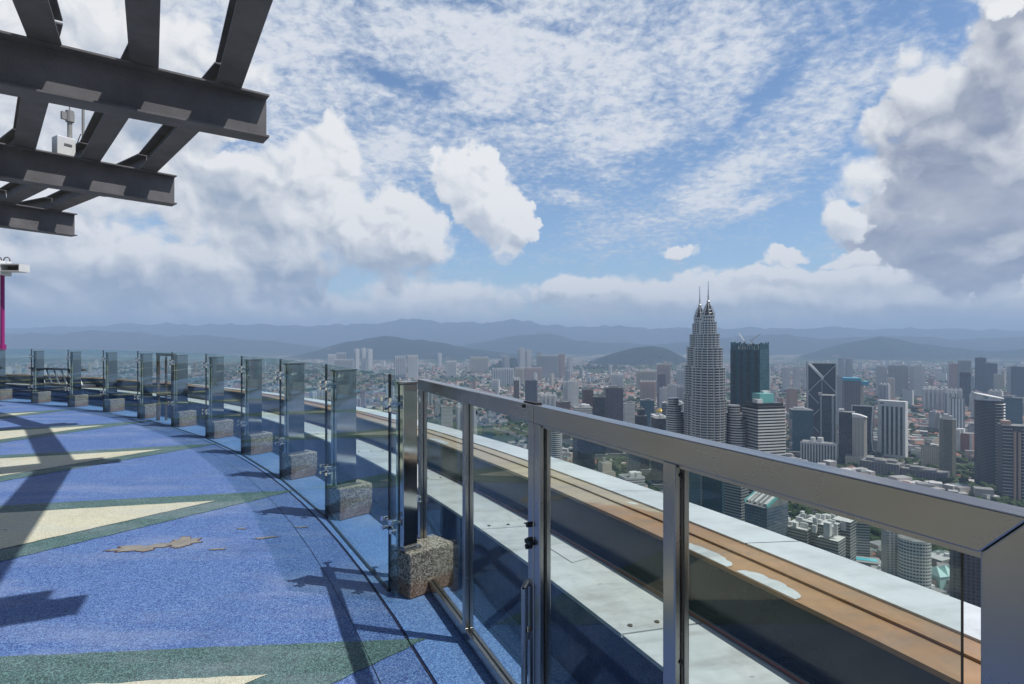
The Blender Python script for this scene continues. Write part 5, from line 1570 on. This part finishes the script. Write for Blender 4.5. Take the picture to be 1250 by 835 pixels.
# ---------------- trees as one green mass threaded through the streets
def city_trees():
    r_ = np.random.RandomState(3)
    t = (1 + 5 ** .5) / 2
    iv = np.array([(-1, t, 0), (1, t, 0), (-1, -t, 0), (1, -t, 0), (0, -1, t), (0, 1, t), (0, -1, -t), (0, 1, -t), (t, 0, -1), (t, 0, 1), (-t, 0, -1), (-t, 0, 1)], float)
    iv /= np.linalg.norm(iv[0])
    ifc = [(0, 11, 5), (0, 5, 1), (0, 1, 7), (0, 7, 10), (0, 10, 11), (1, 5, 9), (5, 11, 4), (11, 10, 2), (10, 7, 6), (7, 1, 8), (3, 9, 4), (3, 4, 2), (3, 2, 6), (3, 6, 8), (3, 8, 9), (4, 9, 5), (2, 4, 11), (6, 2, 10), (8, 6, 7), (9, 8, 1)]
    ifc = np.array(ifc)
    V = []; Fs = []; n = 0; k = 0
    cols = []
    while k < 20000:
        px = r_.uniform(-60, 1320); Y = math.exp(r_.uniform(math.log(600), math.log(7500)) if k > 7000 else r_.uniform(math.log(600), math.log(1900)))
        X = px2u(px) * Y
        if mnoise.noise((X / 300, Y / 300, 9.3)) < .0 and r_.rand() < .6: continue
        if any(abs(X - a) < c_ * .7 and abs(Y - b_) < c_ * .8 for a, b_, c_ in PLACED[:60]): continue
        z = ground_z(X, Y) if Y > 2400 else GZ
        s = r_.uniform(5, 10) * (1 if Y < 2500 else 1.7)
        m = 3 if Y < 1800 else 1
        for j in range(m):
            v = iv * (s * r_.uniform(.6, 1.0)) * (0.75 + .5 * r_.rand(12, 1)); v[:, 2] *= .75
            v += np.array((X + r_.uniform(-s, s) * (m > 1), Y + r_.uniform(-s, s) * (m > 1), z + s * .7 + r_.uniform(0, s * .4)))
            V.append(v); Fs.append(ifc + n); n += 12
        k += 1
    V = np.concatenate(V); Fs = np.concatenate(Fs)
    me = bpy.data.meshes.new('city_trees'); me.vertices.add(len(V)); me.vertices.foreach_set('co', V.ravel())
    me.loops.add(len(Fs) * 3); me.loops.foreach_set('vertex_index', Fs.ravel())
    me.polygons.add(len(Fs)); me.polygons.foreach_set('loop_start', np.arange(0, len(Fs) * 3, 3)); me.polygons.foreach_set('loop_total', np.full(len(Fs), 3))
    me.update(calc_edges=True)
    def f(t, b):
        p = world_pos(t)
        c = t.mix(t.lin(t.noise(p, 1 / 25.0, 4, .7), .3, .7), (0.018, 0.036, 0.014), (0.065, 0.095, 0.03))
        c = t.mix(t.lin(t.noise(p, 1 / 2.0, 3, .7), .35, .7, 0, .6), c, (0.012, 0.022, 0.010))
        t.link(c, b.inputs['Base Color'])
    me.materials.append(mat('foliage', (.05, .08, .03), .9, 0, .1, f))
    o = bpy.data.objects.new('city_trees', me); COL.objects.link(o); tag(o, kind='stuff')
city_trees()

# ---------------- roads
def roads():
    def ribbon(pts, w, nm='road', z=GZ + .5, m=None):
        mb = MB(); rows = []
        for i, p in enumerate(pts):
            a = Vector(pts[max(0, i - 1)]); b = Vector(pts[min(len(pts) - 1, i + 1)]); d = (b - a).normalized(); nn = Vector((-d.y, d.x))
            q = Vector(p); rows.append([(*(q - nn * w / 2), z), (*(q + nn * w / 2), z)])
        mb.grid(rows, False, 0, False)
        tag(mb.build(nm, m or ASPH), kind='structure')
    ASPH = noisy((0.10, 0.10, 0.10), .2, .02, rough=.9, name='asphalt')
    CONC = noisy((0.30, 0.29, 0.27), .2, .02, rough=.9, name='pale_road')
    ribbon([(-300, 900), (100, 1100), (500, 1250), (900, 1300), (1500, 1400)], 26, z=GZ + .5)
    ribbon([(900, 900), (1000, 1300), (1060, 1700), (1300, 2300), (1500, 3200)], 30, z=GZ + .9, m=CONC)
    ribbon([(-900, 1500), (-100, 1900), (400, 2300), (900, 2600), (1900, 2800)], 34, z=GZ + 1.3, m=CONC)
    ribbon([(200, 700), (250, 1200), (120, 1900), (-300, 2800), (-600, 4200)], 30, z=GZ + 1.7)
def streets():
    r_ = random.Random(31)
    m = noisy((0.20, 0.195, 0.19), .2, .02, rough=.9, name='street_surface')
    for k in range(26):
        Y = math.exp(r_.uniform(math.log(900), math.log(4200))); px = r_.uniform(420, 1280); X = px2u(px) * Y
        a = r_.choice((.25, .25 + pi / 2, -.55, 1.0)) + r_.uniform(-.1, .1); L = r_.uniform(250, 800); w = r_.uniform(11, 20)
        z = GZ + 1.9 + .05 * k; mb = MB(); rows = []
        for i in range(9):
            t_ = (i / 8 - .5) * L; b_ = 30 * sin(i * .5 + k)
            x, y = X + cos(a) * t_ - sin(a) * b_, Y + sin(a) * t_ + cos(a) * b_
            rows.append([(x + sin(a) * w / 2, y - cos(a) * w / 2, z), (x - sin(a) * w / 2, y + cos(a) * w / 2, z)])
        mb.grid(rows, False, 0, False); tag(mb.build('road', m), kind='structure')
roads()
streets()
print('objects', len(bpy.data.objects))
